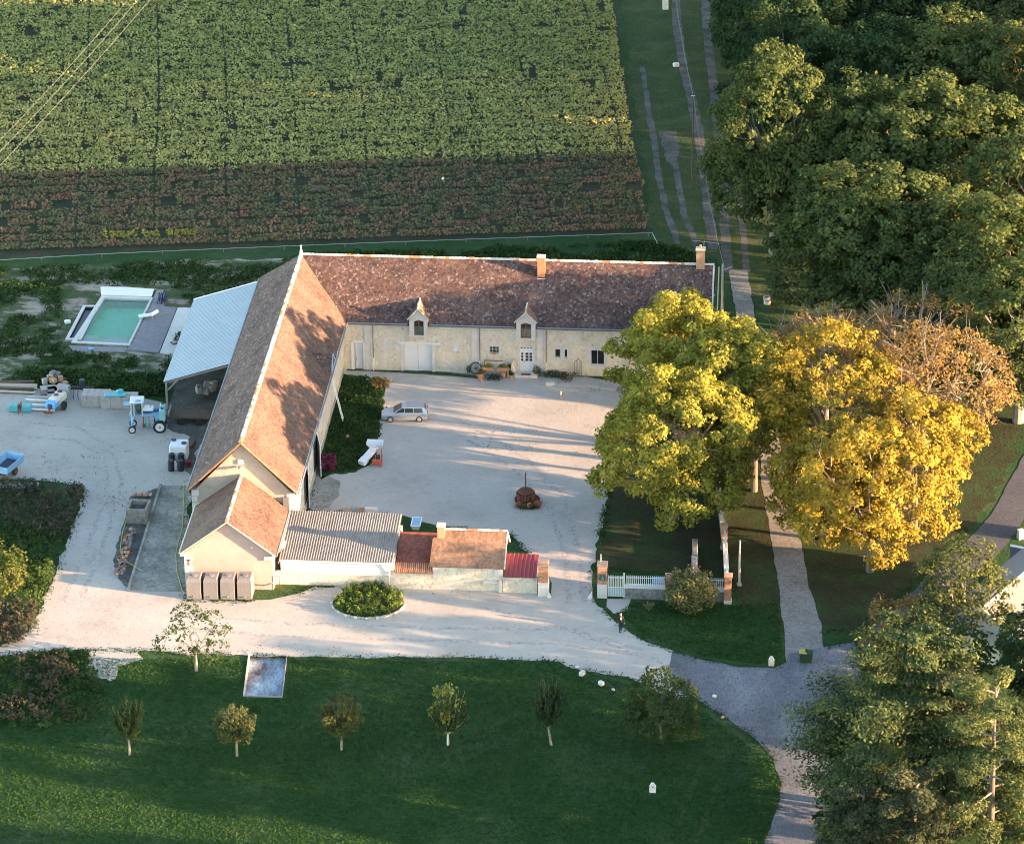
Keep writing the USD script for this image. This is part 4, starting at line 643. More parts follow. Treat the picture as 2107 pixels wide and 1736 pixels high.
part('cabin', loft([(-2.12, [(-.74, .90), (.74, .90), (.70, .98), (-.70, .98)]), (-1.85, [(-.77, .92), (.77, .92), (.61, 1.38), (-.61, 1.38)]), (-1.5, [(-.79, .92), (.79, .92), (.63, 1.45), (-.63, 1.45)]), (-.3, [(-.80, .91), (.80, .91), (.65, 1.48), (-.65, 1.48)]), (.25, [(-.80, .90), (.80, .90), (.62, 1.42), (-.62, 1.42)]), (1.15, [(-.76, .88), (.76, .88), (.70, .91), (-.70, .91)])]), 'silver', car, local=True, smooth=35)
def quad(P, n, off=.008):
    P = np.array(P, float); n = np.array(n, float); n /= np.linalg.norm(n); return np.vstack([P+n*off, P-n*.01]), np.array([[0, 1, 2], [0, 2, 3], [4, 6, 5], [4, 7, 6], [0, 4, 5], [0, 5, 1], [1, 5, 6], [1, 6, 2], [2, 6, 7], [2, 7, 3], [3, 7, 4], [3, 4, 0]])
for s in (-1, 1):
    yb = lambda z: s*(.80-(z-.91)*.15/.57)
    for xa, xb, xc, xd in ((.95, .08, .02, .28), (.02, -.82, -.82, -.04), (-.88, -1.72, -1.62, -.88)): part('side_window', quad([(xa, yb(.96), .97), (xb, yb(.96), .97), (xc, yb(1.38), 1.38), (xd, yb(1.38), 1.38)], (0, s, .26), .012), 'car_glass', car, local=True)
    part('headlight', hull([(2.02, s*.45, .62), (2.02, s*.68, .62), (2.16, s*.45, .62), (1.95, s*.72, .68), (1.9, s*.5, .73), (2.1, s*.45, .70)]), 'rim', car, local=True); part('tail_light', bx(-2.19, -2.10, s*.62-.06, s*.62+.06, .70, 1.02, .02), 'red_metal', car, local=True); part('mirror', bx(.72, .88, s*.95-.07, s*.95+.07, .90, 1.02, .03), 'silver', car, local=True)
    for x in (-1.36, 1.38):
        w = part('wheel', tube((x, s*.70, .31), (x, s*.885, .31), .31, n=20), 'rubber', car, local=True); part('rim', tube((x, s*.88, .31), (x, s*.897, .31), .20, n=14), 'rim', w, local=True)
part('windscreen', quad([(1.10, -.66, .935), (1.10, .66, .935), (.31, .56, 1.40), (.31, -.56, 1.40)], (.5, 0, .86), .02), 'car_glass', car, local=True); part('rear_window', quad([(-2.06, .62, 1.02), (-2.06, -.62, 1.02), (-1.87, -.55, 1.33), (-1.87, .55, 1.33)], (-1, 0, .6), .02), 'car_glass', car, local=True)
part('front_bumper', bx(2.05, 2.27, -.55, .55, .30, .44, .04), 'silver', car, local=True); part('number_plate', bx(-2.225, -2.2, -.25, .25, .55, .66), 'white_paint', car, local=True)
# ------------------------------------------------------------------ high clearance vineyard tractor
fa, ra = G(272.5, 891), G(329.5, 890); d = (fa-ra)/np.linalg.norm(fa-ra); an = math.atan2(d[1], d[0]); n_ = np.array([d[1], -d[0], 0]); n_ = n_ if n_[1] > 0 else -n_
tc = (fa+ra)/2+n_*.72; s_ = np.linalg.norm(fa-ra)/2
tr2 = thing('straddle_tractor', 'high blue and white straddle tractor with teal tanks parked on the gravel', 'tractor', tc, rotz=an)
L_ = lambda *a, **k: part(*a, tr2, local=True, **k)
for s in (-1, 1):
    for x, r, w in ((s_, .36, .2), (-s_, .63, .32)):
        wh = L_('wheel', tube((x, s*.72-w/2, r), (x, s*.72+w/2, r), r, n=20), 'rubber'); part('rim', tube((x, s*.72-w/2-.015, r), (x, s*.72+w/2+.015, r), r*.66, n=16), 'rim_white', wh, local=True); part('hub', tube((x, s*.72-w/2-.04, r), (x, s*.72+w/2+.04, r), r*.2, n=10), 'steel_grey', wh, local=True)
    L_('leg', hull([(s_-.12, s*.6-.06, .4), (s_+.12, s*.6+.06, .4), (s_+.1, s*.6-.06, 1.7), (s_-.2, s*.6+.06, 1.7)]), 'pale_blue'); L_('leg', hull([(-s_-.2, s*.55-.07, .6), (-s_+.25, s*.55+.07, .6), (-s_-.3, s*.55-.07, 1.75), (-s_+.5, s*.55+.07, 1.75)]), 'pale_blue')
    L_('teal_tank', hull([(-s_-.55+a, s*.52+b, z) for a in (-.02, .55) for b in (-.36, .36) for z in (1.35, 2.25)]+[(-s_-.5+a, s*.52+b, 2.42) for a in (.1, .35) for b in (-.2, .2)]), 'teal_tank'); L_('tank_lid', tube((-s_-.28, s*.52, 2.40), (-s_-.28, s*.52, 2.47), .16, n=12), 'dark_slate')
L_('chassis', bx(-s_-.1, s_+.2, -.5, .5, 1.62, 1.82, .03), 'pale_blue'); L_('engine_cover', bx(-s_+.1, .25, -.62, -.05, 1.35, 2.0, .06), 'blue_paint'); L_('bonnet', bx(-.75, .2, -.3, .55, 2.15, 2.45, .06), 'white_paint'); L_('exhaust', tube((-.5, .1, 2.4), (-.5, .1, 2.9), .05), 'steel_grey'); L_('fuel_filler', tube((-s_+.2, -.63, 1.75), (-s_+.2, -.72, 1.75), .17, n=12), 'white_paint')
for x in (.28, 1.05, 1.32):
    for s in (-1, 1): L_('cab_post', bx(x-.045, x+.045, s*.62-.045, s*.62+.045, 1.75, 3.05), 'cream_paint')
L_('cab_roof', bx(.12, 1.42, -.72, .72, 3.05, 3.22, .06), 'white_paint'); L_('beacon', bx(.4, .9, .3, .6, 3.22, 3.32, .03), 'sky_blue'); L_('cab_glass', cat(bx(.33, 1.30, -.60, -.58, 1.85, 3.04), bx(.33, 1.30, .58, .60, 1.85, 3.04), bx(1.34, 1.36, -.58, .58, 1.85, 3.04)), 'pane_glass'); L_('cab_door_sill', bx(.25, 1.2, -.68, -.60, 1.72, 2.0, .02), 'cream_paint'); L_('seat', cat(bx(.45, .85, -.2, .2, 1.85, 2.1, .05), bx(.4, .5, -.2, .2, 2.1, 2.6, .03)), 'black_plastic'); L_('steering_wheel', tube((1.05, 0, 2.35), (1.08, 0, 2.38), .2, n=14), 'black_plastic')
for x, y, m_ in ((.15, -.5, 'teal'), (.3, -.35, 'rust_red'), (-.2, -.45, 'teal')): L_('cultivator', cat(tube((x, y, 1.6), (x, y, .4), .05), obox((x, y, .28), (.25, .3, .3), .2, .04)), m_)
# ------------------------------------------------------------------ white tank with black barrels
c = G(367, 950); tk = thing('white_tank', 'square white plastic tank with black lids behind the black barrels', 'tank', c+np.array([0, .4, 0]))
part('tank_body', bx(c[0]-.78, c[0]+.82, c[1]-.2, c[1]+1.5, .1, 1.65, .08), 'white_plastic', tk); part('pallet', bx(c[0]-.78, c[0]+.82, c[1]-.2, c[1]+1.5, 0, .098), 'wood_grey', tk)
for a, b in ((-.55, 1.2), (.5, .6)): part('lid', tube((c[0]+a, c[1]+b, 1.65), (c[0]+a, c[1]+b, 1.74), .25, n=14), 'black_plastic', tk)
bar = None; k = 0
for i, x in enumerate((353.5, 373)):
    for j, y in enumerate((962, 949, 936)):
        q = G(x+j*1.2-1, y+6); lab = f"black plastic barrel in front of the white tank, {('left', 'right')[i]} column, {('nearest', 'middle', 'hindmost')[j]} one"
        if bar is None:
            bar = thing('black_barrel', lab, 'barrel', q, group='black barrels beside the white tank'); part('drum', lathe((0, 0, 0), [(0, 0), (.27, 0), (.30, .04), (.30, .34), (.315, .37), (.30, .40), (.30, .74), (.315, .77), (.30, .80), (.29, 1.06), (.24, 1.10), (0, 1.08)], 16), 'black_plastic', bar, local=True); part('bung', tube((.12, 0, 1.08), (.12, 0, 1.13), .05), 'black_plastic', bar, local=True)
        else: dup(bar, lab, q, rotz=.7*k, group='black barrels beside the white tank')
        k += 1
c = G(361, 965); solo('white_canister', lathe(c, [(0, 0), (.22, 0), (.24, .06), (.23, .5), (.20, .62), (.1, .72), (.09, .8), (0, .8)], 12), 'white_plastic', 'white plastic canister in front of the black barrels', 'canister')
c = G(387, 959); solo('red_drum', cat(lathe(c, [(0, 0), (.32, 0), (.33, .05), (.31, .5), (.33, .55), (.28, .58), (0, .5)], 14)), 'burgundy', 'small dark red tub on the ground beside the left wing', 'tub')
for k, (u, v, m_) in enumerate(((380, 935, 'black_plastic'), (392, 918, 'wood_dark'))): solo('scrap_heap', cat(*[obox(G(u+3*i, v-4*i, .2), (.5, .4, .4), .5*i, .08) for i in range(3)]), m_, ('heap of black scrap behind the white tank', 'heap of old timber against the left wing behind the tank')[k], 'scrap')
# flat wagon under the barn edge
c = G(400, 868); fwg = thing('flat_trailer', 'dark flatbed trailer parked under the edge of the open barn', 'trailer', c); part('bed', bx(c[0]-2.4, c[0]+1.6, c[1]-.8, c[1]+1.0, .7, .85), 'wood_dark', fwg); part('headboard', bx(c[0]-2.4, c[0]-2.3, c[1]-.8, c[1]+1.0, .85, 1.25), 'wood_grey', fwg); part('drawbar', tube((c[0]-2.4, c[1], .6), (c[0]-3.9, c[1]-.1, .5), .07), 'dark_metal', fwg)
for a in (-1.2, .6): 
    for b in (-.75, .95): part('wheel', tube((c[0]+a, c[1]+b-.1, .35), (c[0]+a, c[1]+b+.1, .35), .35, n=16), 'rubber', fwg)
c = G(425, 805); solo('stored_junk', cat(*[obox(c+np.array([.7*math.sin(i*2.1), .9*math.cos(i*1.7), .3+.12*(i % 3)]), (.7, .5, .6), i, .05) for i in range(7)]), 'wood_grey', 'jumble of boxes stored in the shade under the open barn', 'junk')
# ------------------------------------------------------------------ blue trailer at the left edge
c = G(16, 975); bt = thing('blue_tipping_trailer', 'pale blue tipping trailer at the left edge of the gravel yard', 'trailer', c, rotz=1.25)
fl_ = lambda x0, x1, w0, w1, z0, z1: hull([(x, y, z) for x in (x0, x1) for y in (w0, w1) for z in (z0, z1)])
part('tray_floor', bx(-1.5, 1.5, -.85, .85, .75, .82), 'dark_slate', bt, local=True)
for s in (-1, 1): part('side_panel', hull([(-1.5, s*.85, .78), (1.5, s*.85, .78), (1.6, s*.98, 1.5), (-1.6, s*.98, 1.5), (-1.5, s*.80, .78), (1.5, s*.80, .78), (1.6, s*.93, 1.5), (-1.6, s*.93, 1.5)]), 'pale_blue', bt, local=True)
for s in (-1, 1): part('end_panel', hull([(s*1.5, -.8, .78), (s*1.5, .8, .78), (s*1.6, .93, 1.5), (s*1.6, -.93, 1.5), (s*1.45, -.8, .78), (s*1.45, .8, .78), (s*1.55, .93, 1.5), (s*1.55, -.93, 1.5)]), 'pale_blue', bt, local=True)
part('chassis', bx(-1.3, 1.3, -.45, .45, .5, .74), 'rust_red', bt, local=True); part('drawbar', tube((-1.3, 0, .6), (-2.6, 0, .5), .07), 'rust_red', bt, local=True)
for s in (-1, 1): w = part('wheel', tube((.1, s*.72-.11, .38), (.1, s*.72+.11, .38), .38, n=18), 'rubber', bt, local=True); part('rim', tube((.1, s*.72-.12, .38), (.1, s*.72+.12, .38), .2, n=12), 'rust_red', w, local=True)
solo('white_sheet', cat(obox(G(58, 999, .25), (1.9, .9, .18), .1, .06), obox(G(70, 999, .3), (1.0, .6, .25), -.2, .08)), 'white_paint', 'white slab lying in front of the bramble thicket', 'slab'); solo('grey_pallet', cat(*[obox(G(14, 999+.0*i, .15)+np.array([0, .13*i-.4, 0]), (1.8, .09, .08), .05) for i in range(7)]), 'wood_grey', 'grey pallet beside the white slab at the left edge', 'pallet')
# ------------------------------------------------------------------ store of stone, timber and implements along the yard
def block_stack(label, u, v, w, dp_, h, nx, ny, nz):
    c = G(u, v); t = thing('block_stack', label, 'block stack', c, group=None); part('pallet', bx(c[0]-w/2, c[0]+w/2, c[1]-.02, c[1]+dp_, 0, .12), 'wood_grey', t)
    g = np.random.default_rng(int(u))
    for i in range(nx):
        for j in range(ny):
            for k in range(nz):
                e = g.uniform(-.012, .012, 3); x0 = c[0]-w/2+w*i/nx; y0 = c[1]+dp_*j/ny; z0 = .125+h*k/nz
                part('block', bx(x0+.012+e[0], x0+w/nx-.012+e[0], y0+.012+e[1], y0+dp_/ny-.012+e[1], z0+.004, z0+h/nz-.004+e[2]), 'block', t)
block_stack('stack of grey blocks, leftmost of the three beside the tractor', 192, 839, 2.3, 1.6, 1.15, 4, 2, 3); block_stack('stack of grey blocks between the two others, teal sheet on top', 228, 843, 1.9, 1.5, 1.25, 2, 2, 3); block_stack('stack of grey blocks just left of the tractor cab', 259, 844, 2.1, 1.4, 1.2, 3, 2, 3)
solo('teal_sheet', cat(obox(G(237, 812, 1.45), (2.1, .8, .16), .15, .06), obox(G(247, 806, 1.5), (.7, .5, .5), .6, .12)), 'teal', 'crumpled teal sheet on the grey block stacks', 'sheet'); solo('pale_board', obox(G(212, 806, 1.2), (1.6, .7, .08), .35), 'wood_pale', 'pale board leaning behind the block stacks', 'board'); solo('glass_sheet', obox(G(268, 830, 1.45), (1.3, .8, .05), .1), 'pale_blue', 'pale blue panel lying on the stack by the tractor cab', 'panel')
tp = thing('timber_pile', 'pile of long pale beams at the left edge of the yard', 'timber', G(40, 808))
for k in range(7): c = G(22+6*(k % 3), 803-3*k+ (k % 2)*5, .25+.16*(k//3)); part('beam', obox(c, (4.6-.3*(k % 3), .28, .16), .02*k-.05), 'wood_pale' if k % 3 else 'wood_dark', tp)
pk = thing('plank_stack', 'stack of white and grey planks beside the blue and white sprayer', 'planks', G(80, 835))
for k in range(9): c = G(80+(k % 3)*5, 842-3.2*k, .2+.10*(k//3)); part('plank', obox(c, (3.1-.25*(k % 4), .24, .08), .06*((k % 3)-1)), ('white_paint', 'wood_grey', 'wood_pale')[k % 3], pk)
ss = thing('slab_stack', 'stack of dark grey slabs behind the white planks', 'slabs', G(112, 815))
for k in range(6): c = G(128-14*(k % 3), 812-3*k, .3+.14*(k//3)); part('slab', obox(c, (1.5, 1.0, .12), .08*k), 'block' if k % 2 else 'slate', ss)
c = G(42, 846); tb = thing('teal_roller', 'pair of turquoise hoppers with a rusty bar between them', 'implement', c)
for s in (-1, 1): part('hopper', hull([(c[0]+s*.62+a*.42, c[1]+b, z) for a in (-1, 1) for b in (-.35, .45) for z in (.12, .62)]+[(c[0]+s*.62+a*.34, c[1]+b, .72) for a in (-1, 1) for b in (-.25, .35)]), 'teal', tb)
part('bar', cat(tube((c[0], c[1]-.9, .2), (c[0], c[1]+.6, .75), .07), obox((c[0], c[1], .5), (.3, .3, .5), 0, .04)), 'rust_red', tb)
c = G(118, 842); sp_ = thing('vineyard_sprayer', 'blue and white vineyard sprayer tank with red drawbar', 'sprayer', c, rotz=-.28)
part('tank', hull([(x*.5, y*1.15, z) for x in (-1, 1) for y in (-1, 1) for z in (.8, 1.3)]+[(x*.36, y*1.0, 1.55) for x in (-1, 1) for y in (-1, 1)]), 'cream_paint', sp_, local=True); part('tank_front', hull([(x*.52, -1.16+y, z) for x in (-1, 1) for y in (-.25, .75) for z in (.75, 1.2)]+[(x*.4, -1.1+y, 1.47) for x in (-1, 1) for y in (-.1, .6)]), 'sky_blue', sp_, local=True)
for y in (.75, -.05): part('lid', tube((0, y, 1.55), (0, y, 1.62), .24, n=14), 'burgundy', sp_, local=True)
for s in (-1, 1): part('wheel', tube((s*.68-.12, .1, .45), (s*.68+.12, .1, .45), .45, n=18), 'rubber', sp_, local=True)
part('drawbar', cat(tube((0, -1.3, .7), (0, -2.3, .5), .07), obox((0, -1.9, .55), (.9, .3, .2), .2, .03)), 'rust_red', sp_, local=True); part('pump', obox((0, -1.45, .95), (.4, .45, .5), 0, .08), 'dark_slate', sp_, local=True); part('fan_housing', hull([(x*.6, 1.5+y, z) for x in (-1, 1) for y in (-.2, .3) for z in (.5, 1.9)]), 'steel_grey', sp_, local=True)
c = G(112, 796); rbp = thing('rubble_heap', 'heap of brick and stone rubble behind the sprayer', 'rubble', c); g = np.random.default_rng(4)
for k in range(40): q = c+np.array([g.normal(0, .8), g.normal(.6, .7), 0]); q[2] = max(.15, 1.5-1.1*np.linalg.norm((q-c)[:2])+g.uniform(-.1, .2)); part('rubble_stone', obox(q, g.uniform(.25, .6, 3), g.uniform(0, 3), .04), ('block', 'brick_pale', 'slate')[k % 3], rbp)
c = G(167, 820); cv = thing('tine_cultivator', 'dark steel cultivator with curved tines between sprayer and block stacks', 'cultivator', c); part('toolbar', cat(bx(c[0]-1.2, c[0]+1.2, c[1]+.4, c[1]+.55, .9, 1.05), obox(c+np.array([0, .9, 1.2]), (.5, .5, .8), 0, .05)), 'dark_metal', cv)
for k in range(6): x = c[0]-1.1+.44*k; part('tine', path_tube([(x, c[1]+.45, .95), (x, c[1]-.1, 1.0), (x, c[1]-.5, .6), (x, c[1]-.25, .05)], .035), 'dark_metal' if k % 2 else 'rust', cv)
# ------------------------------------------------------------------ bin, brick heap and hose on the left of the annex
c = G(282, 1077); cbn = thing('concrete_bin', 'open concrete box bin standing beside the ramp kerb', 'bin', c, rotz=-.03)
for a in ((-.95, .95, -.1, .12), (-.95, .95, 1.78, 2.0), (-.95, -.73, .12, 1.78), (.73, .95, .12, 1.78)): part('bin_side', bx(*a, 0, 1.45, .015), 'concrete', cbn, local=True)
part('bin_floor', bx(-.75, .75, .1, 1.8, .9, 1.0), 'dirt', cbn, local=True)
bh = thing('brick_heap', 'row of old bricks and tiles stacked along the ramp kerb', 'bricks', G(262, 1150)); g = np.random.default_rng(9)
for k in range(90):
    s = g.random(); u, v = 272-26*s+g.uniform(-9, 7), 1085+95*s+g.uniform(-4, 4); q = G(u, v, .1+.12*(k % 4)); part('brick', obox(q, (.24, .36, .11), g.uniform(-.4, .4)), ('brick', 'clay', 'brick_pale', 'slate')[k % 4], bh)
bh2 = thing('brick_heap', 'small heap of orange bricks behind the concrete bin', 'bricks', G(292, 1018))
for k in range(34): q = G(276+(k % 9)*4.2, 1018-2.5*(k//9 % 2), .08+.11*(k//12)); part('brick', obox(q, (.2, .36, .10), g.uniform(-.3, .3)), ('brick_pale', 'clay', 'block')[k % 3], bh2)
solo('yellow_hose', path_tube([G(u, v, .10) for u, v in ((370, 1004), (378, 998), (377, 1010), (378, 1040), (375, 1085), (367, 1115), (362, 1140), (364, 1175), (370, 1196), (374, 1214), (380, 1222))], .035), 'hose', 'yellow hose running along the ramp towards the vats', 'hose')
solo('yellow_hose', path_tube([G(u, v, .3) for u, v in ((261, 1065), (252, 1095), (248, 1125), (250, 1140), (262, 1155), (278, 1166), (290, 1172))], .03), 'hose', 'yellow hose lying over the old bricks by the concrete bin', 'hose')
# ------------------------------------------------------------------ four vats
A, B = G(384, 1234), G(523, 1234.5); vat = None
for k in range(4):
    q = A+(B-A)*((k+.44)/4.0); lab = ('leftmost of the four grey vats before the annex', 'second grey vat from the left before the annex', 'second grey vat from the right before the annex', 'rightmost of the four grey vats, its side sunlit')[k]
    if vat is None:
        vat = thing('storage_vat', lab, 'vat', q, group='vats before the annex'); Z = 2.0
        body = hull([(x, y, z) for x in (-.62, .62) for y in (0, 1.7) for z in (.06, Z-.28)]+[(x, y, Z) for x in (-.52, .52) for y in (.22, 1.5)]+[(x, y, Z-.06) for x in (-.58, .58) for y in (.12, 1.6)]); part('vat_body', body, 'vat_concrete', vat, local=True); part('plinth', bx(-.58, .58, .05, 1.65, -.05, .06), 'concrete', vat, local=True); part('hatch', tube((0, .85, Z), (0, .85, Z+.05), .22, n=14), 'vat_concrete', vat, local=True); part('valve', tube((0, -.01, .35), (0, -.10, .35), .06), 'steel_grey', vat, local=True)
    else: dup(vat, lab, q, group='vats before the annex')
hr = thing('handrail', 'thin rusty handrail frame in front of the stone wall by the vats', 'handrail', G(565, 1212)); 
a, b = G(562, 1213), G(576, 1213); part('rail_frame', cat(path_tube([a, a+[0, 0, 1.35], b+[0, 0, 1.35], b], .03), path_tube([a+[0, 0, .7], b+[0, 0, .7]], .02)), 'rust', hr); part('leaning_plank', tube(G(536, 1206, .1), G(560, 1199, 1.1), .06), 'wood_grey', hr)
# ------------------------------------------------------------------ flower bed
C0 = G(758, 1240); fb = thing('flower_bed', 'round flower bed edged with pale stones before the stone wall', 'flower bed', C0); th = np.linspace(0, 2*np.pi, 40)
part('soil', lathe(C0, [(3.1, 0.0), (2.9, .16), (1.5, .3), (0, .34)], 40), 'litter', fb); g = np.random.default_rng(3)
for k in range(30): a = np.pi+.15+(np.pi-.3)*k/29; part('edging_stone', obox(C0+np.array([3.2*math.cos(a), 2.95*math.sin(a), .10]), (g.uniform(.26, .38), .2, g.uniform(.16, .30)), a+np.pi/2, .05), 'block' if k % 3 else 'white_stone', fb)
r = g.uniform(0, 1, 230)**.5*3.0; a = g.uniform(0, 2*np.pi, 230); Cs, Ds = [], []
for x, y in zip(r*np.cos(a), r*np.sin(a)): d_ = sphere_dirs(26, g); d_[:, 2] = np.abs(d_[:, 2]); hh = g.uniform(.25, .8); Cs.append(C0+np.array([x, y, .25])+d_*np.array([.3, .3, hh])*g.uniform(.6, 1, (26, 1))); Ds.append(d_)
n = len(Cs)//2; part('green_plants', leaves(np.vstack(Cs[:n]), np.vstack(Ds[:n]), .15, g), 'weed', fb, kind='stuff'); part('flowering_plants', leaves(np.vstack(Cs[n:]), np.vstack(Ds[n:]), .14, g), 'flowers', fb, kind='stuff')
# ------------------------------------------------------------------ old wine press in the courtyard
c = G(1085, 1036); wp_ = thing('wine_press', 'rusty old wine press with upright screw standing in the courtyard', 'wine press', c)
part('tray', lathe(c, [(0, .25), (1.0, .25), (1.15, .32), (1.18, .5), (1.1, .5), (1.05, .36), (0, .34)], 24), 'rust', wp_); part('screw', tube(c+[-.15, .1, .3], c+[-.15, .1, 3.1], .06, .05), 'rust', wp_); part('press_plate', lathe(c+[-.15, .1, 1.15], [(0, 0), (.75, 0), (.78, .06), (.6, .22), (0, .28)], 18), 'rust', wp_)
for k in range(20): a = 2*np.pi*k/20; part('stave', obox(c+np.array([-.15+.82*math.cos(a), .1+.82*math.sin(a), .74]), (.2, .05, .8), a+np.pi/2), 'rust_red' if k % 3 == 0 else 'rust', wp_)
for z in (.5, .95): part('hoop', lathe(c+[-.15, .1, z], [(.86, 0), (.88, 0), (.88, .06), (.86, .06)], 24), 'dark_metal', wp_)
for x, y, m_, s in ((.95, -.75, 'rust_red', .36), (-.7, -.9, 'rust_red', .28), (.25, -1.0, 'clay', .25)): part('gear_wheel', tube(c+[x, y, .4], c+[x+.05, y-.12, .42], s, n=16), m_, wp_)
part('spout', obox(c+np.array([1.15, -.3, .4]), (.5, .2, .1), -.4), 'rust_red', wp_)
for k in range(4): a = np.pi/4+k*np.pi/2; part('foot', bx(c[0]+.7*math.cos(a)-.1, c[0]+.7*math.cos(a)+.1, c[1]+.7*math.sin(a)-.1, c[1]+.7*math.sin(a)+.1, 0, .26), 'rust', wp_)
d_ = sphere_dirs(700, g); d_[:, 2] = np.abs(d_[:, 2]); part('planting', leaves(c+np.array([.1, -.9, .1])+d_*np.array([1.3, .6, .5])*g.uniform(.3, 1, (700, 1)), d_, .13, g), 'weed', wp_, kind='stuff')
# ------------------------------------------------------------------ grape elevator, crates, ladder
c = G(768, 946); ge = thing('grape_elevator', 'pale grey grape elevator with wide hopper and red frame beside the grass', 'elevator', c)
hp, lo = G(772, 912, 1.5), G(750, 945, .55)
hx, hy = hp[0], hp[1]; part('hopper', cat(hull([(hx-.75, hy+.35, 1.75), (hx+.75, hy+.35, 1.75), (hx-.75, hy+.30, 1.75), (hx+.75, hy+.30, 1.75), (hx-.5, hy+.15, 1.15), (hx+.5, hy+.15, 1.15)]), hull([(hx-.75, hy-.55, 1.6), (hx+.75, hy-.55, 1.6), (hx-.55, hy-.2, 1.12), (hx+.55, hy-.2, 1.12), (hx-.75, hy-.50, 1.6), (hx+.75, hy-.50, 1.6)]), hull([(hx-.78, hy+.35, 1.75), (hx-.78, hy-.55, 1.6), (hx-.5, hy+.15, 1.15), (hx-.5, hy-.2, 1.12), (hx-.72, hy, 1.68)]), hull([(hx+.78, hy+.35, 1.75), (hx+.78, hy-.55, 1.6), (hx+.5, hy+.15, 1.15), (hx+.5, hy-.2, 1.12), (hx+.72, hy, 1.68)]), bx(hx-.5, hx+.5, hy-.2, hy+.15, 1.08, 1.14)), 'pale_blue', ge)
UsdShade.MaterialBindingAPI(stage.GetPrimAtPath(ge.path+'/hopper')).Bind(M['white_plastic'])
dv = lo-np.array([hx, hy, 1.1]); dv /= np.linalg.norm(dv); sv = np.cross(dv, [0, 0, 1]); sv /= np.linalg.norm(sv); uv_ = np.cross(sv, dv); T0, T1 = np.array([hx, hy-.1, 1.15]), lo
part('chute', hull([p+sv*a+uv_*b for p in (T0, T1) for a in (-.3, .3) for b in (-.18, .18)]), 'white_plastic', ge); part('outlet', hull([T1+sv*a+uv_*b+dv*e for a in (-.34, .34) for b in (-.25, .2) for e in (-.1, .55)]), 'white_plastic', ge)
part('support', tube((hx-.3, hy-.1, 1.1), (hx-.5, hy-.5, 0), .05), 'dark_metal', ge); part('motor', obox((hx+.35, hy-.9, .55), (.4, .4, .4), .2, .06), 'dark_metal', ge)
for a, b in (((hx+.6, hy-.3, 1.1), (hx+.75, hy-1.3, .0)), ((hx+.2, hy-.3, 1.1), (hx+.2, hy-1.2, .0)), ((hx-.1, hy-1.5, .55), (hx+.8, hy-1.5, .55)), ((hx+.75, hy-.9, .75), (hx+.75, hy-2.0, .05)), ((hx-.1, hy-1.5, .55), (hx-.1, hy-1.9, .0))): part('frame_bar', tube(a, b, .05, n=6), 'red_frame', ge)
part('red_guard', bx(hx-.1, hx+.7, hy-1.95, hy-1.55, .25, .6, .03), 'red_frame', ge)
crate = None; k = 0; G0 = G(676, 968)
for i, (x, y, hgt) in enumerate(((-.42, 0.0, 3), (.30, .05, 3), (-.50, .85, 4), (.28, .90, 4))):
    for z in range(hgt):
        lab = f"burgundy harvest tub by the white barn door, {('near left', 'near right', 'far left', 'far right')[i]} pile, {('lowest', 'second', 'third', 'fourth')[z]} from the ground"
        if crate is None: crate = thing('harvest_tub', lab, 'tub', G0+np.array([x, y, 0]), group='stacked burgundy harvest tubs'); part('tub', lathe((0, 0, 0), [(0, .0), (.28, 0), (.33, .26), (.36, .27), (.36, .31), (.31, .31), (.27, .05), (0, .04)], 14), 'burgundy', crate, local=True); [part('handle', tube((e_, -.1, .27), (e_, .1, .27), .03), 'burgundy', crate, local=True) for e_ in (.36, -.36)]
        else: dup(crate, lab, G0+np.array([x, y, .295*z]), rotz=k*.9, group='stacked burgundy harvest tubs')
        k += 1
ld_ = thing('ladder', 'tall white ladder leaning on the left wing under the loft door', 'ladder', (.9, -11.3, 0)); f0, t0 = G(683, 899), np.array([-.05, -11.2, 4.45]); f0 = np.array([.95, -11.3, 0]); dl = t0-f0
for s in (-.24, .24): part('ladder_rail', tube(f0+[0, s, 0], t0+[0, s, 0], .045), 'white_paint', ld_)
for k in range(14): p = f0+dl*(k+.8)/15; part('rung', tube(p+[0, -.24, 0], p+[0, .24, 0], .028, n=6), 'white_paint', ld_)
solo('clay_lump', lathe(G(715, 901), [(0, 0), (.16, 0), (.18, .16), (.1, .3), (0, .32)], 10), 'terracotta', 'small orange pot lying in the courtyard grass', 'pot')
solo('cover_plate', obox(G(763, 782, .1), (.9, .5, .16), 0, .03), 'block', 'stone slab lying in the grass under the store door', 'slab')
bt_ = thing('old_bathtub', 'pale blue old bathtub on the grass behind the bakehouse', 'bathtub', G(857, 1086)); c = G(857, 1086); part('tub_shell', cat(hull([(c[0]-.36, c[1]-.75, .35), (c[0]+.36, c[1]-.75, .35), (c[0]-.42, c[1]-.85, .62), (c[0]+.42, c[1]-.85, .62), (c[0]-.36, c[1]+.75, .35), (c[0]+.36, c[1]+.75, .35), (c[0]-.42, c[1]+.85, .62), (c[0]+.42, c[1]+.85, .62), (c[0]-.25, c[1]-.6, .1), (c[0]+.25, c[1]+.6, .1), (c[0]+.25, c[1]-.6, .1), (c[0]-.25, c[1]+.6, .1)])), 'bath', bt_); part('rim', frame_ring([(c[0]-.36, c[1]-.8), (c[0]+.36, c[1]-.8), (c[0]+.36, c[1]+.8), (c[0]-.36, c[1]+.8)], .09, .62, .67), 'white_plastic', bt_); part('water', bx(c[0]-.355, c[0]+.355, c[1]-.79, c[1]+.79, .621, .63), 'pale_blue', bt_)
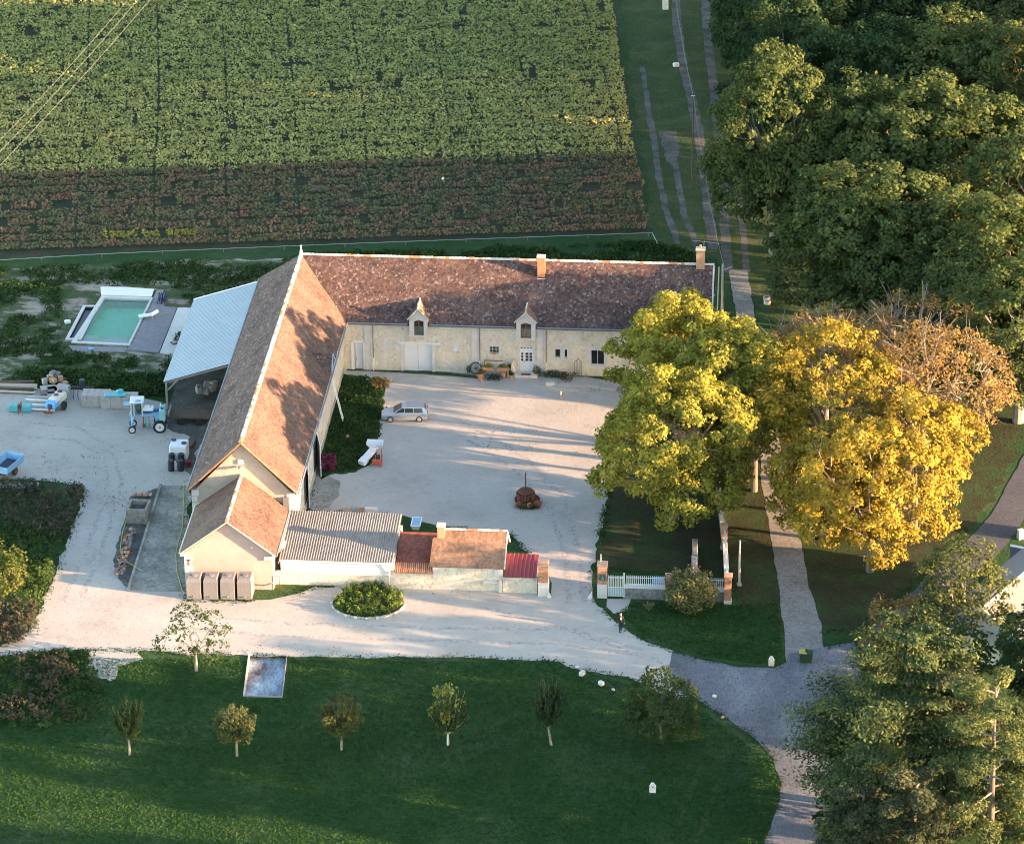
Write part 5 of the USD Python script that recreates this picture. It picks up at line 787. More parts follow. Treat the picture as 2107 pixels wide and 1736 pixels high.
for k, (u, v) in enumerate(((715, 1047), (764, 1050), (742, 1046))): solo('stone_trough', cat(obox(G(u, v, .3), (1.2 if k == 1 else .8, .5, .6), 0, .06)), ('block', 'white_stone', 'block')[k], ('grey stone trough behind the corrugated shed, left one', 'white stone trough behind the corrugated shed, right one', 'grey stone trough in the middle behind the corrugated shed')[k], 'trough')
# ------------------------------------------------------------------ bench, pots and plants before the main wing
def leafball(t, name, c, r, n, mt, size=.12, flat=1.0, g=np.random.default_rng(12), local=False):
    d_ = sphere_dirs(n, g); d_[:, 2] *= flat; return part(name, leaves(np.asarray(c)+d_*r*g.uniform(.45, 1.05, (n, 1)), d_, size, g), mt, t, kind='stuff', local=local)
def pot(label, u, v, h, r, plant=None, pr=.3, mt='terracotta'):
    c = G(u, v); t = thing('flower_pot', label, 'flower pot', c); part('pot', lathe(c, [(0, 0), (r*.65, 0), (r*.95, h*.88), (r*1.06, h*.88), (r*1.06, h), (r*.88, h), (r*.8, h*.8), (0, h*.8)], 16), mt, t)
    if plant: leafball(t, 'plant', c+[0, 0, h+pr*.5], pr, 170, plant)
pot('terracotta pot with bright green plant, nearest of the pots left of the bench', 989, 782, .75, .30, 'grass_blade', .32); pot('empty terracotta jar just right of the bright green pot', 996, 775, .6, .2); pot('terracotta jar standing in front of the flower bench', 1036, 777, .75, .3); pot('small terracotta pot against the wall under the left vent', 943, 762, .55, .22, 'leaf_olive', .25); pot('low terracotta pot just left of the door step', 1052, 777, .35, .25, 'leaf_dark', .25); pot('pot with dark bush just right of the door step', 1105, 774, .4, .25, 'leaf_dark', .5)
fbn = thing('flower_bench', 'plank bench carrying flower boxes beside the front door', 'bench', (14.9, -.5, 0)); part('bench_top', bx(13.1, 15.9, -.75, -.2, .75, .83), 'wood_grey', fbn); part('bench_back', path_tube([(13.4, .0, .8), (13.4, .05, 1.5), (15.2, .05, 1.5)], .03), 'rust', fbn)
for x in (13.2, 14.5, 15.75): part('leg', bx(x-.06, x+.06, -.7, -.25, 0, .75), 'wood_grey', fbn)
for x0, x1 in ((13.2, 14.35), (14.7, 15.85)):
    b_ = thing('flower_box', ('orange flower box on the bench, end next to the downpipe' if x0 < 14 else 'orange flower box on the bench, end next to the door'), 'flower box', ((x0+x1)/2, -.5, .83)); part('box', bx(x0, x1, -.68, -.32, .83, 1.05, .02), 'terracotta', b_); leafball(b_, 'plant', ((x0+x1)/2, -.5, 1.2), np.array([.55, .22, .25]), 260, 'flowers', .10)
leafball(thing('shrub', 'dark green shrub growing under the flower bench', 'shrub', (14.4, -1.1, 0)), 'foliage', (14.4, -1.15, .3), np.array([.9, .4, .4]), 420, 'leaf_dark'); 
for lab, (u, v), r, mt in (('blue green shrub against the wall left of the wheel', (964, 766), (.4, .3, .55), 'leaf_dark'), ('round dark shrub beside the arched stone by the bench', (1047, 770), (.45, .35, .7), 'leaf_dark'), ('low spreading shrub bed below the paired windows', (1140, 775), (1.6, .5, .4), 'leaf_olive'), ('brown fading shrub at the end of the low bed', (1166, 782), (.8, .6, .55), 'weed_brown'), ('spiky green plant in front of the paired windows', (1158, 768), (.35, .3, .6), 'grass_blade'), ('small plants at the foot of the garden trellis', (1186, 771), (.8, .3, .35), 'weed')):
    c = G(u, v); t = thing('shrub', lab, 'shrub', c); leafball(t, 'foliage', c+[0, 0, r[2]*.7], np.array(r), int(450*max(r[0], .6)), mt, .13); part('stem', tube(c, c+[0, 0, r[2]*.7], .04), 'bark', t)
c = np.array([12.55, .1, .62]); wl = thing('cart_wheel', 'dark old cart wheel leaning on the wall beside the downpipe', 'wheel', c); th = np.linspace(0, 2*np.pi, 21); part('rim', path_tube([c+[.55*math.cos(a), .12*math.sin(a), .55*math.sin(a)] for a in th], .06), 'wood_dark', wl); part('hub', tube(c+[0, -.1, 0], c+[0, .1, 0], .1), 'wood_dark', wl)
for k in range(8): a = k*np.pi/4; part('spoke', tube(c, c+[.53*math.cos(a), .12*math.sin(a), .53*math.sin(a)], .03), 'wood_grey', wl)
solo('arched_stone', prism([(15.95, 0), (16.5, 0), (16.5, 1.55), (16.4, 1.75), (16.2, 1.6), (16.0, .9)], 1, -.1, .30), 'stone_wall', 'leaning pale stone buttress between bench and front door', 'stone')
tl = thing('trellis', 'thin iron garden trellis standing by the large window', 'trellis', (22.6, 0, 0)); part('frame', path_tube([(22.2, .1, 0), (22.2, .1, 1.6), (22.55, .1, 1.95), (22.9, .1, 1.6), (22.9, .1, 0)], .025), 'rust', tl); 
for x in (22.35, 22.5, 22.65, 22.8): part('bar', tube((x, .1, .5), (x, .1, 1.75), .014, n=5), 'rust', tl)
solo('stone_bollard', lathe(G(1153, 818), [(0, 0), (.14, 0), (.15, .6), (.12, .72), (0, .75)], 10), 'wood_grey', 'short grey post standing alone in the courtyard', 'post'); solo('flat_stone', obox(G(1132, 790, .12), (.9, .5, .24), .1, .05), 'white_stone', 'flat white stone in front of the low shrub bed', 'stone')
# ------------------------------------------------------------------ bits on the lawn and drive
for lab, (u, v), s, m_ in (('white block at the lawn corner, nearer the forecourt', (1198, 1389), (.55, .4, .42), 'white_stone'), ('white block on the lawn left of the big bush', (1237, 1409), (.5, .4, .38), 'white_stone'), ('tiny pale stone at the forecourt edge behind the white block', (1188, 1374), (.35, .3, .2), 'white_stone'), ('small pale stone half hidden at the left of the big bush', (1262, 1420), (.3, .25, .2), 'block'), ('pale stone at the road edge right of the big bush', (1470, 1434), (.35, .25, .25), 'white_stone'), ('small reddish stone at the start of the wheel marks', (1487, 1477), (.3, .25, .2), 'brick_pale')): c = G(u, v); solo('edge_stone', obox(c+[0, 0, s[2]/2], s, u, .07), m_, lab, 'stone')
c = G(1343, 1629); wv_ = thing('white_marker', 'rounded white marker with a red spot standing on the lawn', 'marker', c); part('stone', hull([(c[0]+x, c[1]+y, z) for x in (-.26, .26) for y in (-.12, .12) for z in (0, .55)]+[(c[0]+x, c[1]+y, .85) for x in (-.12, .08) for y in (-.08, .08)]), 'white_paint', wv_); part('red_spot', obox(c+np.array([.02, -.13, .55]), (.12, .03, .10)), 'red_frame', wv_)
c = G(1587, 1368); solo('milestone', hull([(c[0]+x, c[1]+y, z) for x in (-.24, .24) for y in (-.16, .16) for z in (0, .5)]+[(c[0]+x, c[1]+y, .85) for x in (-.1, .1) for y in (-.1, .1)]), 'white_stone', 'white boundary stone at the tip of the lawn wedge', 'stone')
c = G(1240, 1232); solo('guard_stone', hull([(c[0]+x-1.1, c[1]+y, z) for x in (-.2, .2) for y in (-.2, .2) for z in (0,)]+[(c[0]-.95, c[1]+.1, .7)]), 'white_stone', 'pale guard stone at the foot of the plaque pillar', 'stone'); c = G(1130, 1228); solo('guard_stone', hull([(c[0]+x, c[1]+y, z) for x in (-.2, .2) for y in (-.2, .2) for z in (0,)]+[(c[0]-.1, c[1]+.1, .6)]), 'white_stone', 'pale guard stone at the foot of the gate pillar by the red roof', 'stone')
for k, (u, v, m_) in enumerate(((1652, 1362, 'green_bin'), (1664, 1362, 'green_bin'))):
    c = G(u, v); t = thing('wheelie_bin', ('dark green wheeled bin with light lid at the road fork, left one', 'dark green wheeled bin at the road fork, right one')[k], 'bin', c); part('bin_body', hull([(c[0]+x*.24, c[1]+y*.24, 0.08) for x in (-1, 1) for y in (-1, 1)]+[(c[0]+x*.32, c[1]+y*.34, 1.0) for x in (-1, 1) for y in (-1, 1)]), m_, t); part('lid', hull([(c[0]+x*.34, c[1]+y*.36, 1.0) for x in (-1, 1) for y in (-1, 1)]+[(c[0]+x*.3, c[1]+y*.3, 1.1) for x in (-1, 1) for y in (-1, 1)]), 'hose' if k == 0 else m_, t)
    for s in (-.22, .22): part('wheel', tube((c[0]+s-.03, c[1]+.3, .12), (c[0]+s+.03, c[1]+.3, .12), .12, n=12), 'rubber', t)
for k, (u, v) in enumerate(((1578, 617), (1579, 625))): c = G(u, v); solo('concrete_ring', lathe(c, [(.34, 0), (.36, .0), (.36, .35), (.26, .35), (.26, 0)], 18), 'white_stone' if k else 'block', ('grey concrete ring on the grass by the drive, farther one', 'white concrete ring on the grass by the drive, nearer one')[k], 'ring')
c = G(1391, 138); solo('white_stone', obox(c+[0, 0, .25], (.7, .5, .5), .3, .1), 'white_paint', 'white stone beside the rutted field track', 'stone'); c = G(912, 396); solo('white_post_cap', lathe(c, [(0, 1.5), (.12, 1.5), (.16, 1.6), (.1, 1.75), (0, 1.78)], 10), 'white_paint', 'small white cap on a stake among the vines', 'cap')
c = G(1369, 20); solo('stone_stele', cat(bx(c[0]-.35, c[0]+.35, c[1]-.2, c[1]+.2, 0, 3.0, .04)), 'white_paint', 'white panel standing at the top of the field track', 'panel')
# ------------------------------------------------------------------ person
def body(bones, edge=.03):
    mm = None
    for a, b in bones:
        s = [manifold3d.Manifold.sphere(r_, 14).translate(list(map(float, p))) for p, r_ in (a, b)]; h_ = manifold3d.Manifold.batch_hull(s); mm = h_ if mm is None else mm+h_
    q = mm.refine_to_length(edge).to_mesh(); t = trimesh.Trimesh(q.vert_properties[:, :3], q.tri_verts); trimesh.smoothing.filter_taubin(t, iterations=8); return t
c = G(1277, 1299); pe = thing('person', 'person in dark jacket and trousers walking along the forecourt edge', 'person', c, rotz=.25)
J = dict(hip=(0, 0, .95), ch=(0, 0, 1.38), nk=(0, -.01, 1.52), hl=(-.09, 0, .92), hr=(.09, 0, .92), kl=(-.10, -.14, .52), kr=(.09, .06, .50), al=(-.10, -.10, .09), ar=(.09, .28, .13), tl=(-.11, -.26, .04), tr=(.09, .16, .03), sl=(-.19, 0, 1.42), sr=(.19, 0, 1.42), el=(-.25, .07, 1.14), er=(.27, .04, 1.15), wl=(-.25, -.06, .92), wr=(.30, -.10, .95))
part('body', body([((J['hip'], .135), (J['ch'], .15)), ((J['ch'], .15), (J['nk'], .07)), ((J['sl'], .075), (J['sr'], .075)), ((J['sl'], .07), (J['el'], .055)), ((J['sr'], .07), (J['er'], .055)), ((J['el'], .052), (J['wl'], .04)), ((J['er'], .052), (J['wr'], .04)), ((J['hl'], .10), (J['kl'], .072)), ((J['hr'], .10), (J['kr'], .072)), ((J['kl'], .07), (J['al'], .05)), ((J['kr'], .07), (J['ar'], .05)), ((J['al'], .05), (J['tl'], .04)), ((J['ar'], .05), (J['tr'], .04)), ((J['hl'], .1), (J['hr'], .1))]), 'navy', pe, local=True, smooth=True)
part('head', body([((0, -.02, 1.53), .055), ((0, -.03, 1.66), .075)][:0] or [(((0, -.02, 1.50), .055), ((0, -.03, 1.62), .07)), (((0, -.03, 1.62), .08), ((0, -.02, 1.70), .095)), (((0, -.12, 1.645), .014), ((0, -.125, 1.63), .016)), (((-.09, -.01, 1.66), .018), ((.09, -.01, 1.66), .018))], .02), 'skin', pe, local=True, smooth=True); part('hair', body([(((0, .0, 1.73), .098), ((0, .025, 1.68), .092))], .03), 'hair', pe, local=True, smooth=True); part('shirt', hull([(-.06, -.152, 1.45), (.06, -.152, 1.45), (.0, -.16, 1.18), (-.06, -.13, 1.45), (.06, -.13, 1.45)]), 'shirt', pe, local=True)
for s, w in ((-1, 'wl'), (1, 'wr')):
    x, y, z = J[w]; part('hand', body([(((x, y, z-.02), .03), ((x, y-.01, z-.09), .034))]+[(((x+k*.016, y-.01, z-.09), .011), ((x+k*.02, y-.025, z-.17+abs(k)*.01), .009)) for k in (-1.5, -.5, .5, 1.5)]+[(((x-s*.02, y-.02, z-.05), .012), ((x-s*.045, y-.04, z-.11), .01))], .01), 'skin', pe, local=True, smooth=True)
# ------------------------------------------------------------------ poles and wires
c = G(1521, 1203); up_ = thing('utility_pole', 'slim wooden pole standing on the verge right of the fence', 'pole', c); part('shaft', tube(c-[0, 0, .2], c+[0, 0, 4.4], .11, .08), 'wood_pale', up_); part('foot_stone', obox(c+np.array([0, -.1, .1]), (.4, .4, .3), .3, .06), 'block', up_)
c2 = G(1424, 371); u2 = thing('utility_pole', 'tall thin power pole leaning beside the field track', 'pole', c2); part('shaft', tube(c2-[0, 0, .3], c2+[0, 0, 10.2], .09, .06), 'wood_dark', u2); part('insulator', tube(c2+[-.2, 0, 9.8], c2+[.2, 0, 9.8], .06), 'white_paint', u2)
c3 = G(1485, 668); u3 = thing('utility_pole', 'sunlit wooden power pole at the right end of the long roof', 'pole', c3); part('shaft', tube(c3-[0, 0, .2], c3+[0, 0, 6.6], .13, .1), 'wood_pale', u3); part('arm', tube(c3+[0, 0, 5.9], c3+[.9, .3, 6.2], .05), 'wood_pale', u3); part('stay', tube(c3+[-.5, -.2, 0], c3+[-.35, 0, 6.3], .06), 'wood_pale', u3)
def sag(a, b, s, n=14): return [np.asarray(a)+(np.asarray(b)-np.asarray(a))*t-np.array([0, 0, s*4*t*(1-t)]) for t in np.linspace(0, 1, n)]
solo('power_line', path_tube(sag(c2+[0, 0, 9.8], c3+[.2, 0, 6.1], 1.6), .011, 4), 'wire', 'thin power line from the track pole down to the roof end pole', 'wire'); solo('power_line', path_tube(sag(c2+[0, 0, 9.8], G(1385, -40, 10), 1.0), .011, 4), 'wire', 'thin power line from the track pole away along the track', 'wire')
for k, (a, b) in enumerate((((-60, 349), (330, -80)), ((-60, 373), (350, -80)), ((-60, 402), (385, -92)))): solo('overhead_wire', path_tube(sag(G(*a, 11), G(*b, 11), .6, 20), .013, 5), 'wire', ('overhead wire crossing the vineyard corner, farthest left of three', 'overhead wire crossing the vineyard corner, middle of three', 'overhead wire crossing the vineyard corner, farthest right of three')[k], 'wire')
wf = thing('boundary_pipe', 'long white wire line along the near edge of the vineyard', 'wire', G(600, 506)); WP = [(-60, 540), (0, 535), (200, 523), (400, 514), (700, 502), (1000, 491), (1200, 484), (1342, 479)]; part('line', path_tube([G(*p, .35) for p in WP], .028, 5), 'pipe_white', wf)
for k in range(12): s = k/11; u = -40+1375*s; v = np.interp(u, [p[0] for p in WP], [p[1] for p in WP])+7; q = G(u, v); part('stake', tube(q, q+[0, 0, .4], .02), 'wood_grey', wf)
part('end_wire', path_tube([G(1342, 479, .35), G(1352, 500, .3), G(1366, 508, .1)], .03, 5), 'pipe_white', wf)
# ------------------------------------------------------------------ trees
def lobes(H, R, rng, n=7, base=.28, skirt=0):
    "crown masses: one at the top, others round about it"
    L = [(np.array([0, 0, H*.68]), np.array([R*.62, R*.62, H*.30]))]
    for i in range(n):
        a = 2*np.pi*i/n+rng.uniform(-.3, .3); q = R*rng.uniform(.42, .62); z = H*rng.uniform(base+.14, .70); s = R*rng.uniform(.36, .50); L.append((np.array([q*math.cos(a), q*math.sin(a), z]), np.array([s, s, s*rng.uniform(.75, 1.0)])))
    for i in range(skirt):
        a = 2*np.pi*(i+.5)/max(skirt, 1)+rng.uniform(-.3, .3); q = R*rng.uniform(.58, .74); s = R*rng.uniform(.28, .40); L.append((np.array([q*math.cos(a), q*math.sin(a), H*rng.uniform(.29, .40)]), np.array([s, s, s*.95])))
    return L
def foliage(L, rng, per_m2, rc, leaf, up=.35, density=1.0, low=-.55):
    C, N = [], []; cl = []
    for c, r in L:
        area = 4*np.pi*((r[0]*r[1])**1.6+(r[0]*r[2])**1.6+(r[1]*r[2])**1.6)**(1/1.6)/3**(1/1.6); k = max(6, int(area*density/(rc*rc*2.2)))
        d = sphere_dirs(k*2, rng); d = d[d[:, 2] > low][:k]; cc = c+d*r*rng.uniform(.72, 1.08, (len(d), 1))
        ins = np.zeros(len(cc), bool)
        for c2, r2 in L:
            if c2 is not c: ins |= (((cc-c2)/(r2*.82))**2).sum(1) < 1
        cc, d = cc[~ins], d[~ins]; cl.append((cc, d))
        for p, e in zip(cc, d):
            q = rc*rng.uniform(.6, 1.35); m_ = int(per_m2*q*q*3); f = sphere_dirs(m_, rng); f = f+e*.5+[0, 0, .2]; f /= np.linalg.norm(f, axis=1)[:, None]
            C.append(p+f*np.array([q, q, q*.75])*rng.uniform(.45, 1.0, (m_, 1))); N.append(f*.7+e*.4+[0, 0, up])
    return np.vstack(C), np.vstack(N), cl
def limbs(L, H, r0, rng, lean=(0, 0)):
    fork = np.array([lean[0]*.3, lean[1]*.3, H*.26]); T_ = [tube((0, 0, -.3), fork, r0, r0*.72, 9)]; B = []
    for c, r in L:
        mid = fork+(c-fork)*.5+rng.normal(0, .25, 3); B += [tube(fork, mid, r0*.45, r0*.28, 7), tube(mid, c, r0*.28, r0*.12, 6)]
        for _ in range(3): e = c+sphere_dirs(1, rng)[0]*r*.8; B.append(tube(mid+(c-mid)*.5, e, r0*.13, r0*.04, 5))
    return cat(*T_), cat(*B)
def broadleaf(name, label, loc, H, R, seed, leafm, barkm='bark', leaf=.42, per=9, rc=.95, density=1.0, n=7, r0=None, group=None, cat_='tree', rotz=0, bare=0, L=None, skirt=0, base=.28):
    rng = np.random.default_rng(seed); L = L or lobes(H, R, rng, n, base, skirt); t = thing(name, label, cat_, loc, rotz, group=group)
    tr_, br = limbs(L, H, r0 or .028*H, rng); part('trunk', tr_, barkm, t, local=True); part('limbs', br, barkm, t, local=True)
    C, N, cl = foliage(L, rng, per, rc, leaf, density=density); part('crown', leaves(C, N, leaf, rng), leafm, t, local=True)
    if bare:
        tw = []
        for (c, r), (cc, d) in zip(L, cl):
            for p in cc[::max(1, len(cc)//bare)]: a = c+(p-c)*.45; e = c+(p-c)*1.18+[0, 0, .3]; tw += [tube(a, e, .06, .02, 5), tube(a+(e-a)*.5, e+rng.normal(0, .7, 3), .035, .012, 4), tube(a+(e-a)*.6, e+rng.normal(0, .7, 3), .035, .012, 4)]
        part('bare_branches', cat(*tw), 'bark_pale', t, local=True, kind='stuff')
    return t
# the chestnuts along the drive
broadleaf('chestnut_tree', 'big yellow green chestnut beside the courtyard, nearest the picket fence', G(1385, 1075), 15.4, 7.6, 101, 'leaf_yellow', leaf=.30, per=38, rc=.95, n=8, skirt=6, density=0.78)
broadleaf('chestnut_tree', 'yellow chestnut hiding the right end of the courtyard wall', G(1400, 925), 15.4, 7.0, 102, 'leaf_yellow', leaf=.30, per=38, rc=.95, n=8, base=.36, skirt=0, density=0.78)
broadleaf('chestnut_tree', 'bright yellow chestnut bulging over the left side of the drive', G(1512, 975), 15.2, 6.9, 103, 'leaf_yellow', leaf=.30, per=38, rc=.9, n=7, base=.36, skirt=0, density=0.78)
broadleaf('chestnut_tree', 'chestnut rising behind the others before the brown roof end', G(1400, 825), 11.0, 5.4, 104, 'leaf_yellow', leaf=.30, per=38, rc=.9, n=6, base=.36, skirt=0, density=0.78)
broadleaf('chestnut_tree', 'golden chestnut right of the drive, lowest in the group', G(1790, 1175), 14.5, 6.8, 105, 'leaf_gold', leaf=.29, per=32, rc=.9, n=8, bare=2, skirt=6, density=0.75)
broadleaf('chestnut_tree', 'golden chestnut right of the drive facing the yellow crowns', G(1708, 1000), 16.4, 7.2, 106, 'leaf_gold', leaf=.29, per=32, rc=.9, n=8, bare=2, base=.44, skirt=0, density=0.75)
broadleaf('chestnut_tree', 'half bare russet tree at the right side of the golden chestnuts', G(1900, 990), 15.5, 7.8, 107, 'leaf_russet', 'bark_pale', leaf=.27, per=14, rc=.9, n=8, bare=9, base=.44, skirt=0, density=0.8)
broadleaf('chestnut_tree', 'thin russet tree at the back of the golden chestnuts by the drive', G(1700, 880), 12.0, 6.4, 108, 'leaf_russet', 'bark_pale', leaf=.27, per=14, rc=.9, n=7, bare=9, base=.44, skirt=0, density=0.8)
broadleaf('chestnut_tree', 'russet tree with bare grey twigs between golden crowns and the wood', G(1880, 860), 12.8, 6.6, 109, 'leaf_russet', 'bark_pale', leaf=.27, per=13, rc=.9, n=7, bare=12, base=.44, skirt=0, density=0.8)
broadleaf('chestnut_tree', 'golden chestnut in the middle of the group right of the drive', G(1880, 1085), 13.5, 6.3, 110, 'leaf_gold', leaf=.29, per=32, rc=.9, n=7, bare=3, base=.44, skirt=0, density=0.75)
broadleaf('chestnut_tree', 'low golden chestnut at the left foot of the group right of the drive', G(1700, 1110), 11.0, 5.8, 111, 'leaf_gold', leaf=.29, per=32, rc=.85, n=7, bare=1, skirt=5, density=0.8)
broadleaf('chestnut_tree', 'yellow chestnut leaning over the drive next to the golden crowns', G(1552, 1010), 12.0, 5.0, 112, 'leaf_yellow', leaf=.30, per=38, rc=.9, n=7, base=.34, density=0.75)
# the wood
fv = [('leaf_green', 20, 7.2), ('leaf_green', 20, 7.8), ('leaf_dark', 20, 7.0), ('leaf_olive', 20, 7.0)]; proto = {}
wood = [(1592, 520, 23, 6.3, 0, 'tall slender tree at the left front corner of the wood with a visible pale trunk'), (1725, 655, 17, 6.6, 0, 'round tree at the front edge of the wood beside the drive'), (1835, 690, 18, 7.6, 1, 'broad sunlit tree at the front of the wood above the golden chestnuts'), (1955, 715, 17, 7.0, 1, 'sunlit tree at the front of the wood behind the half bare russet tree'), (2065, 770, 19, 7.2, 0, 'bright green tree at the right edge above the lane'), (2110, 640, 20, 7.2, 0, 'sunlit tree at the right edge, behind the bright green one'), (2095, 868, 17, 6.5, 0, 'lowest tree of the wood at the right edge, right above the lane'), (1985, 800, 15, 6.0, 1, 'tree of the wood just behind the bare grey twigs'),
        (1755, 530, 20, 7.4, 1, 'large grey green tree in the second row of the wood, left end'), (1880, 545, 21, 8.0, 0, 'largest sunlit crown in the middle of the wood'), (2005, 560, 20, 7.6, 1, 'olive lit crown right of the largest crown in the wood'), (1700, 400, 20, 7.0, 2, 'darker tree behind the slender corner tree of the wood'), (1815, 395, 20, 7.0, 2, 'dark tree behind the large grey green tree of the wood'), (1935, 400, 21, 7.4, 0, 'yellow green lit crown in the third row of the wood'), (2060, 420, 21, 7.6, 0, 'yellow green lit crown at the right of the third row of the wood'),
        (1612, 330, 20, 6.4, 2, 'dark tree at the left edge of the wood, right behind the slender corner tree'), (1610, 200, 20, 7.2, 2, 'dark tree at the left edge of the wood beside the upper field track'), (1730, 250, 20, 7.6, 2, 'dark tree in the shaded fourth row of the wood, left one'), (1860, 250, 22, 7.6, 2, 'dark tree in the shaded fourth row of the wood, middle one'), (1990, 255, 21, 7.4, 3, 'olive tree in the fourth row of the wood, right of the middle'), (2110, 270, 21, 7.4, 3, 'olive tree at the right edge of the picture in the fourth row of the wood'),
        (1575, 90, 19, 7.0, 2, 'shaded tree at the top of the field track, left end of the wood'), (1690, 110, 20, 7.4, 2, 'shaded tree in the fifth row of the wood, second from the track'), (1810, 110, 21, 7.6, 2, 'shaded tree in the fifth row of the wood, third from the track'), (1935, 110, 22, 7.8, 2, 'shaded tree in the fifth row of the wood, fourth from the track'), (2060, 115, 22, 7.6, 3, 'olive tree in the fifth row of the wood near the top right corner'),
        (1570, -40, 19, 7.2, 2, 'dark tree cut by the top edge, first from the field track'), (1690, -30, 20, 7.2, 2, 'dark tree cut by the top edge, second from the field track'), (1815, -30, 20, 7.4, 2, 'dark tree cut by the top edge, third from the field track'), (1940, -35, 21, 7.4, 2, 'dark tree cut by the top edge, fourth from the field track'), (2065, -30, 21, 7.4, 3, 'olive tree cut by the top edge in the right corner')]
ordinal_ = ['first', 'second', 'third', 'fourth', 'fifth', 'sixth', 'seventh', 'eighth', 'ninth']
off = [(2250, 300, 21, 7.5, 2), (2340, 500, 29, 9, 2), (2430, 310, 31, 9, 2), (2290, -170, 24, 8, 2), (2460, -60, 25, 8, 2), (2260, 180, 23, 8, 2), (2210, 40, 22, 8, 2), (2240, -60, 22, 8, 2), (2370, 60, 24, 8, 2)]
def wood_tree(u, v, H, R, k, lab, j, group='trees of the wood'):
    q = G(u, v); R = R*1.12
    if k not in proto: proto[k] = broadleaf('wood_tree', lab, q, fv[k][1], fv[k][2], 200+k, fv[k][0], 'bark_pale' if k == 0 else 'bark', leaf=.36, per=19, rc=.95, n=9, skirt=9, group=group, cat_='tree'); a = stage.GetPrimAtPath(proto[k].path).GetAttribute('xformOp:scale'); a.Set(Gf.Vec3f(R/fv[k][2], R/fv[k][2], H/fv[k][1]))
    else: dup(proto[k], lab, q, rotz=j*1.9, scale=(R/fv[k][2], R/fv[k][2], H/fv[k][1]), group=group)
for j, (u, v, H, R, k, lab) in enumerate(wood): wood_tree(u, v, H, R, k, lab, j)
for j, (u, v, H, R, k) in enumerate(off): wood_tree(u, v, H, R, k, ordinal_[j]+' dark tree of the wood standing beyond the right edge of the picture', j+50, 'trees beyond the right edge')
# lower right: cedar, pines, shrubs
def cedar(name, label, loc, H, R, seed, leafm, tiers=9, rotz=0):
    rng = np.random.default_rng(seed); t = thing(name, label, 'conifer', loc, rotz); part('trunk', tube((0, 0, -.3), (0, 0, H*.97), .5, .07, 10), 'bark', t, local=True); B, C, N = [], [], []
    for k in range(tiers):
        s = k/(tiers-1); z = H*(.16+.80*s); rr = R*(1-s*.66)*rng.uniform(.85, 1.12); nb = int(8-3*s)
        for i in range(nb):
            a = 2*np.pi*i/nb+k*1.1+rng.uniform(-.25, .25); L_ = rr*rng.uniform(.7, 1.1); e = np.array([L_*math.cos(a), L_*math.sin(a), z+L_*.10+rng.uniform(-.2, .2)]); B.append(tube((0, 0, z-.3), e, .13*(1-s*.6), .03, 6))
            for q in np.linspace(.30, 1.0, 6):
                c = np.array([0, 0, z-.3])+(e-[0, 0, z-.3])*q; w = L_*.24*(1.25-.5*q)
                m_ = int(170*w*w+60); d = rng.normal(0, 1, (m_, 3))*[w*.75, w*.75, .06]; C.append(c+d+[0, 0, .12]); N.append(np.tile([math.cos(a)*.6, math.sin(a)*.6, .9], (m_, 1)))
    part('branches', cat(*B), 'bark_pale', t, local=True); part('crown', leaves(np.vstack(C), np.vstack(N), .30, rng, aspect=.5), leafm, t, local=True); return t
cedar('cedar_tree', 'large spreading cedar overhanging the road fork', G(1858, 1672), 17.2, 9.0, 301, 'needle', 9)
def pine(name, label, loc, H, R, seed, leafm, lean=(0, 0), base=.35):
    rng = np.random.default_rng(seed); t = thing(name, label, 'conifer', loc); top = np.array([lean[0], lean[1], H]); part('trunk', tube((0, 0, -.3), top, .34, .08, 10), 'bark', t, local=True); B, L = [], []
    for k in range(26):
        s = base+(1-base)*k/26; a = k*2.4+rng.uniform(-.4, .4); L_ = R*(1.05-.55*((s-base)/(1-base)))*rng.uniform(.6, 1.05); o = top*s; e = o+[L_*math.cos(a), L_*math.sin(a), rng.uniform(-.3, .8)]; B.append(tube(o, e, .09, .03, 5)); w = rng.uniform(.8, 1.25)
        L += [(e, np.array([w, w, w*.6])), (o+(e-o)*.6+[0, 0, .2], np.array([w*.9, w*.9, w*.5]))]
    C, N = [], []
    for c, r in L: d = sphere_dirs(420, rng); C.append(c+d*r*rng.uniform(.5, 1.05, (420, 1))); N.append(d*.6+[0, 0, .5])
    part('branches', cat(*B), 'bark_pale', t, local=True); part('crown', leaves(np.vstack(C), np.vstack(N), .26, rng, aspect=.45), leafm, t, local=True); return t
pine('pine_tree', 'tall pine with pale bare trunk at the lower right', G(2035, 1830), 17.5, 4.8, 311, 'needle', (-.3, .4), .30)
pine('pine_tree', 'grey green pine left of the pale bare trunk at the bottom edge', G(1870, 1850), 10.5, 4.2, 312, 'needle_grey', (.2, .2), .2)
pine('pine_tree', 'pine cut by the right edge below the white house', G(2115, 1790), 11.5, 4.4, 313, 'needle', (0, 0), .25)
pine('pine_tree', 'low grey pine at the bottom edge beside the road', G(1770, 1830), 8.5, 3.6, 314, 'needle_grey', (0, .2), .15)
pine('pine_tree', 'grey topped pine between cedar and tall pine', G(1960, 1700), 13.5, 3.6, 315, 'needle_grey', (0, .2), .3)
broadleaf('lane_tree', 'loose olive green tree between the lane and the white house', G(1980, 1345), 11.0, 4.2, 321, 'leaf_olive', 'bark_pale', leaf=.28, per=20, rc=.75, n=8, density=.9, skirt=5)
broadleaf('lane_tree', 'dark tree in the shade beside the white house gable', G(1965, 1420), 6.0, 3.4, 322, 'leaf_dark', leaf=.38, per=9, rc=.8, n=6)
broadleaf('orange_shrub', 'orange leaved shrub behind the cedar at the fork', G(1850, 1345), 4.6, 3.6, 323, 'leaf_russet', leaf=.30, per=12, rc=.6, n=7, cat_='shrub')
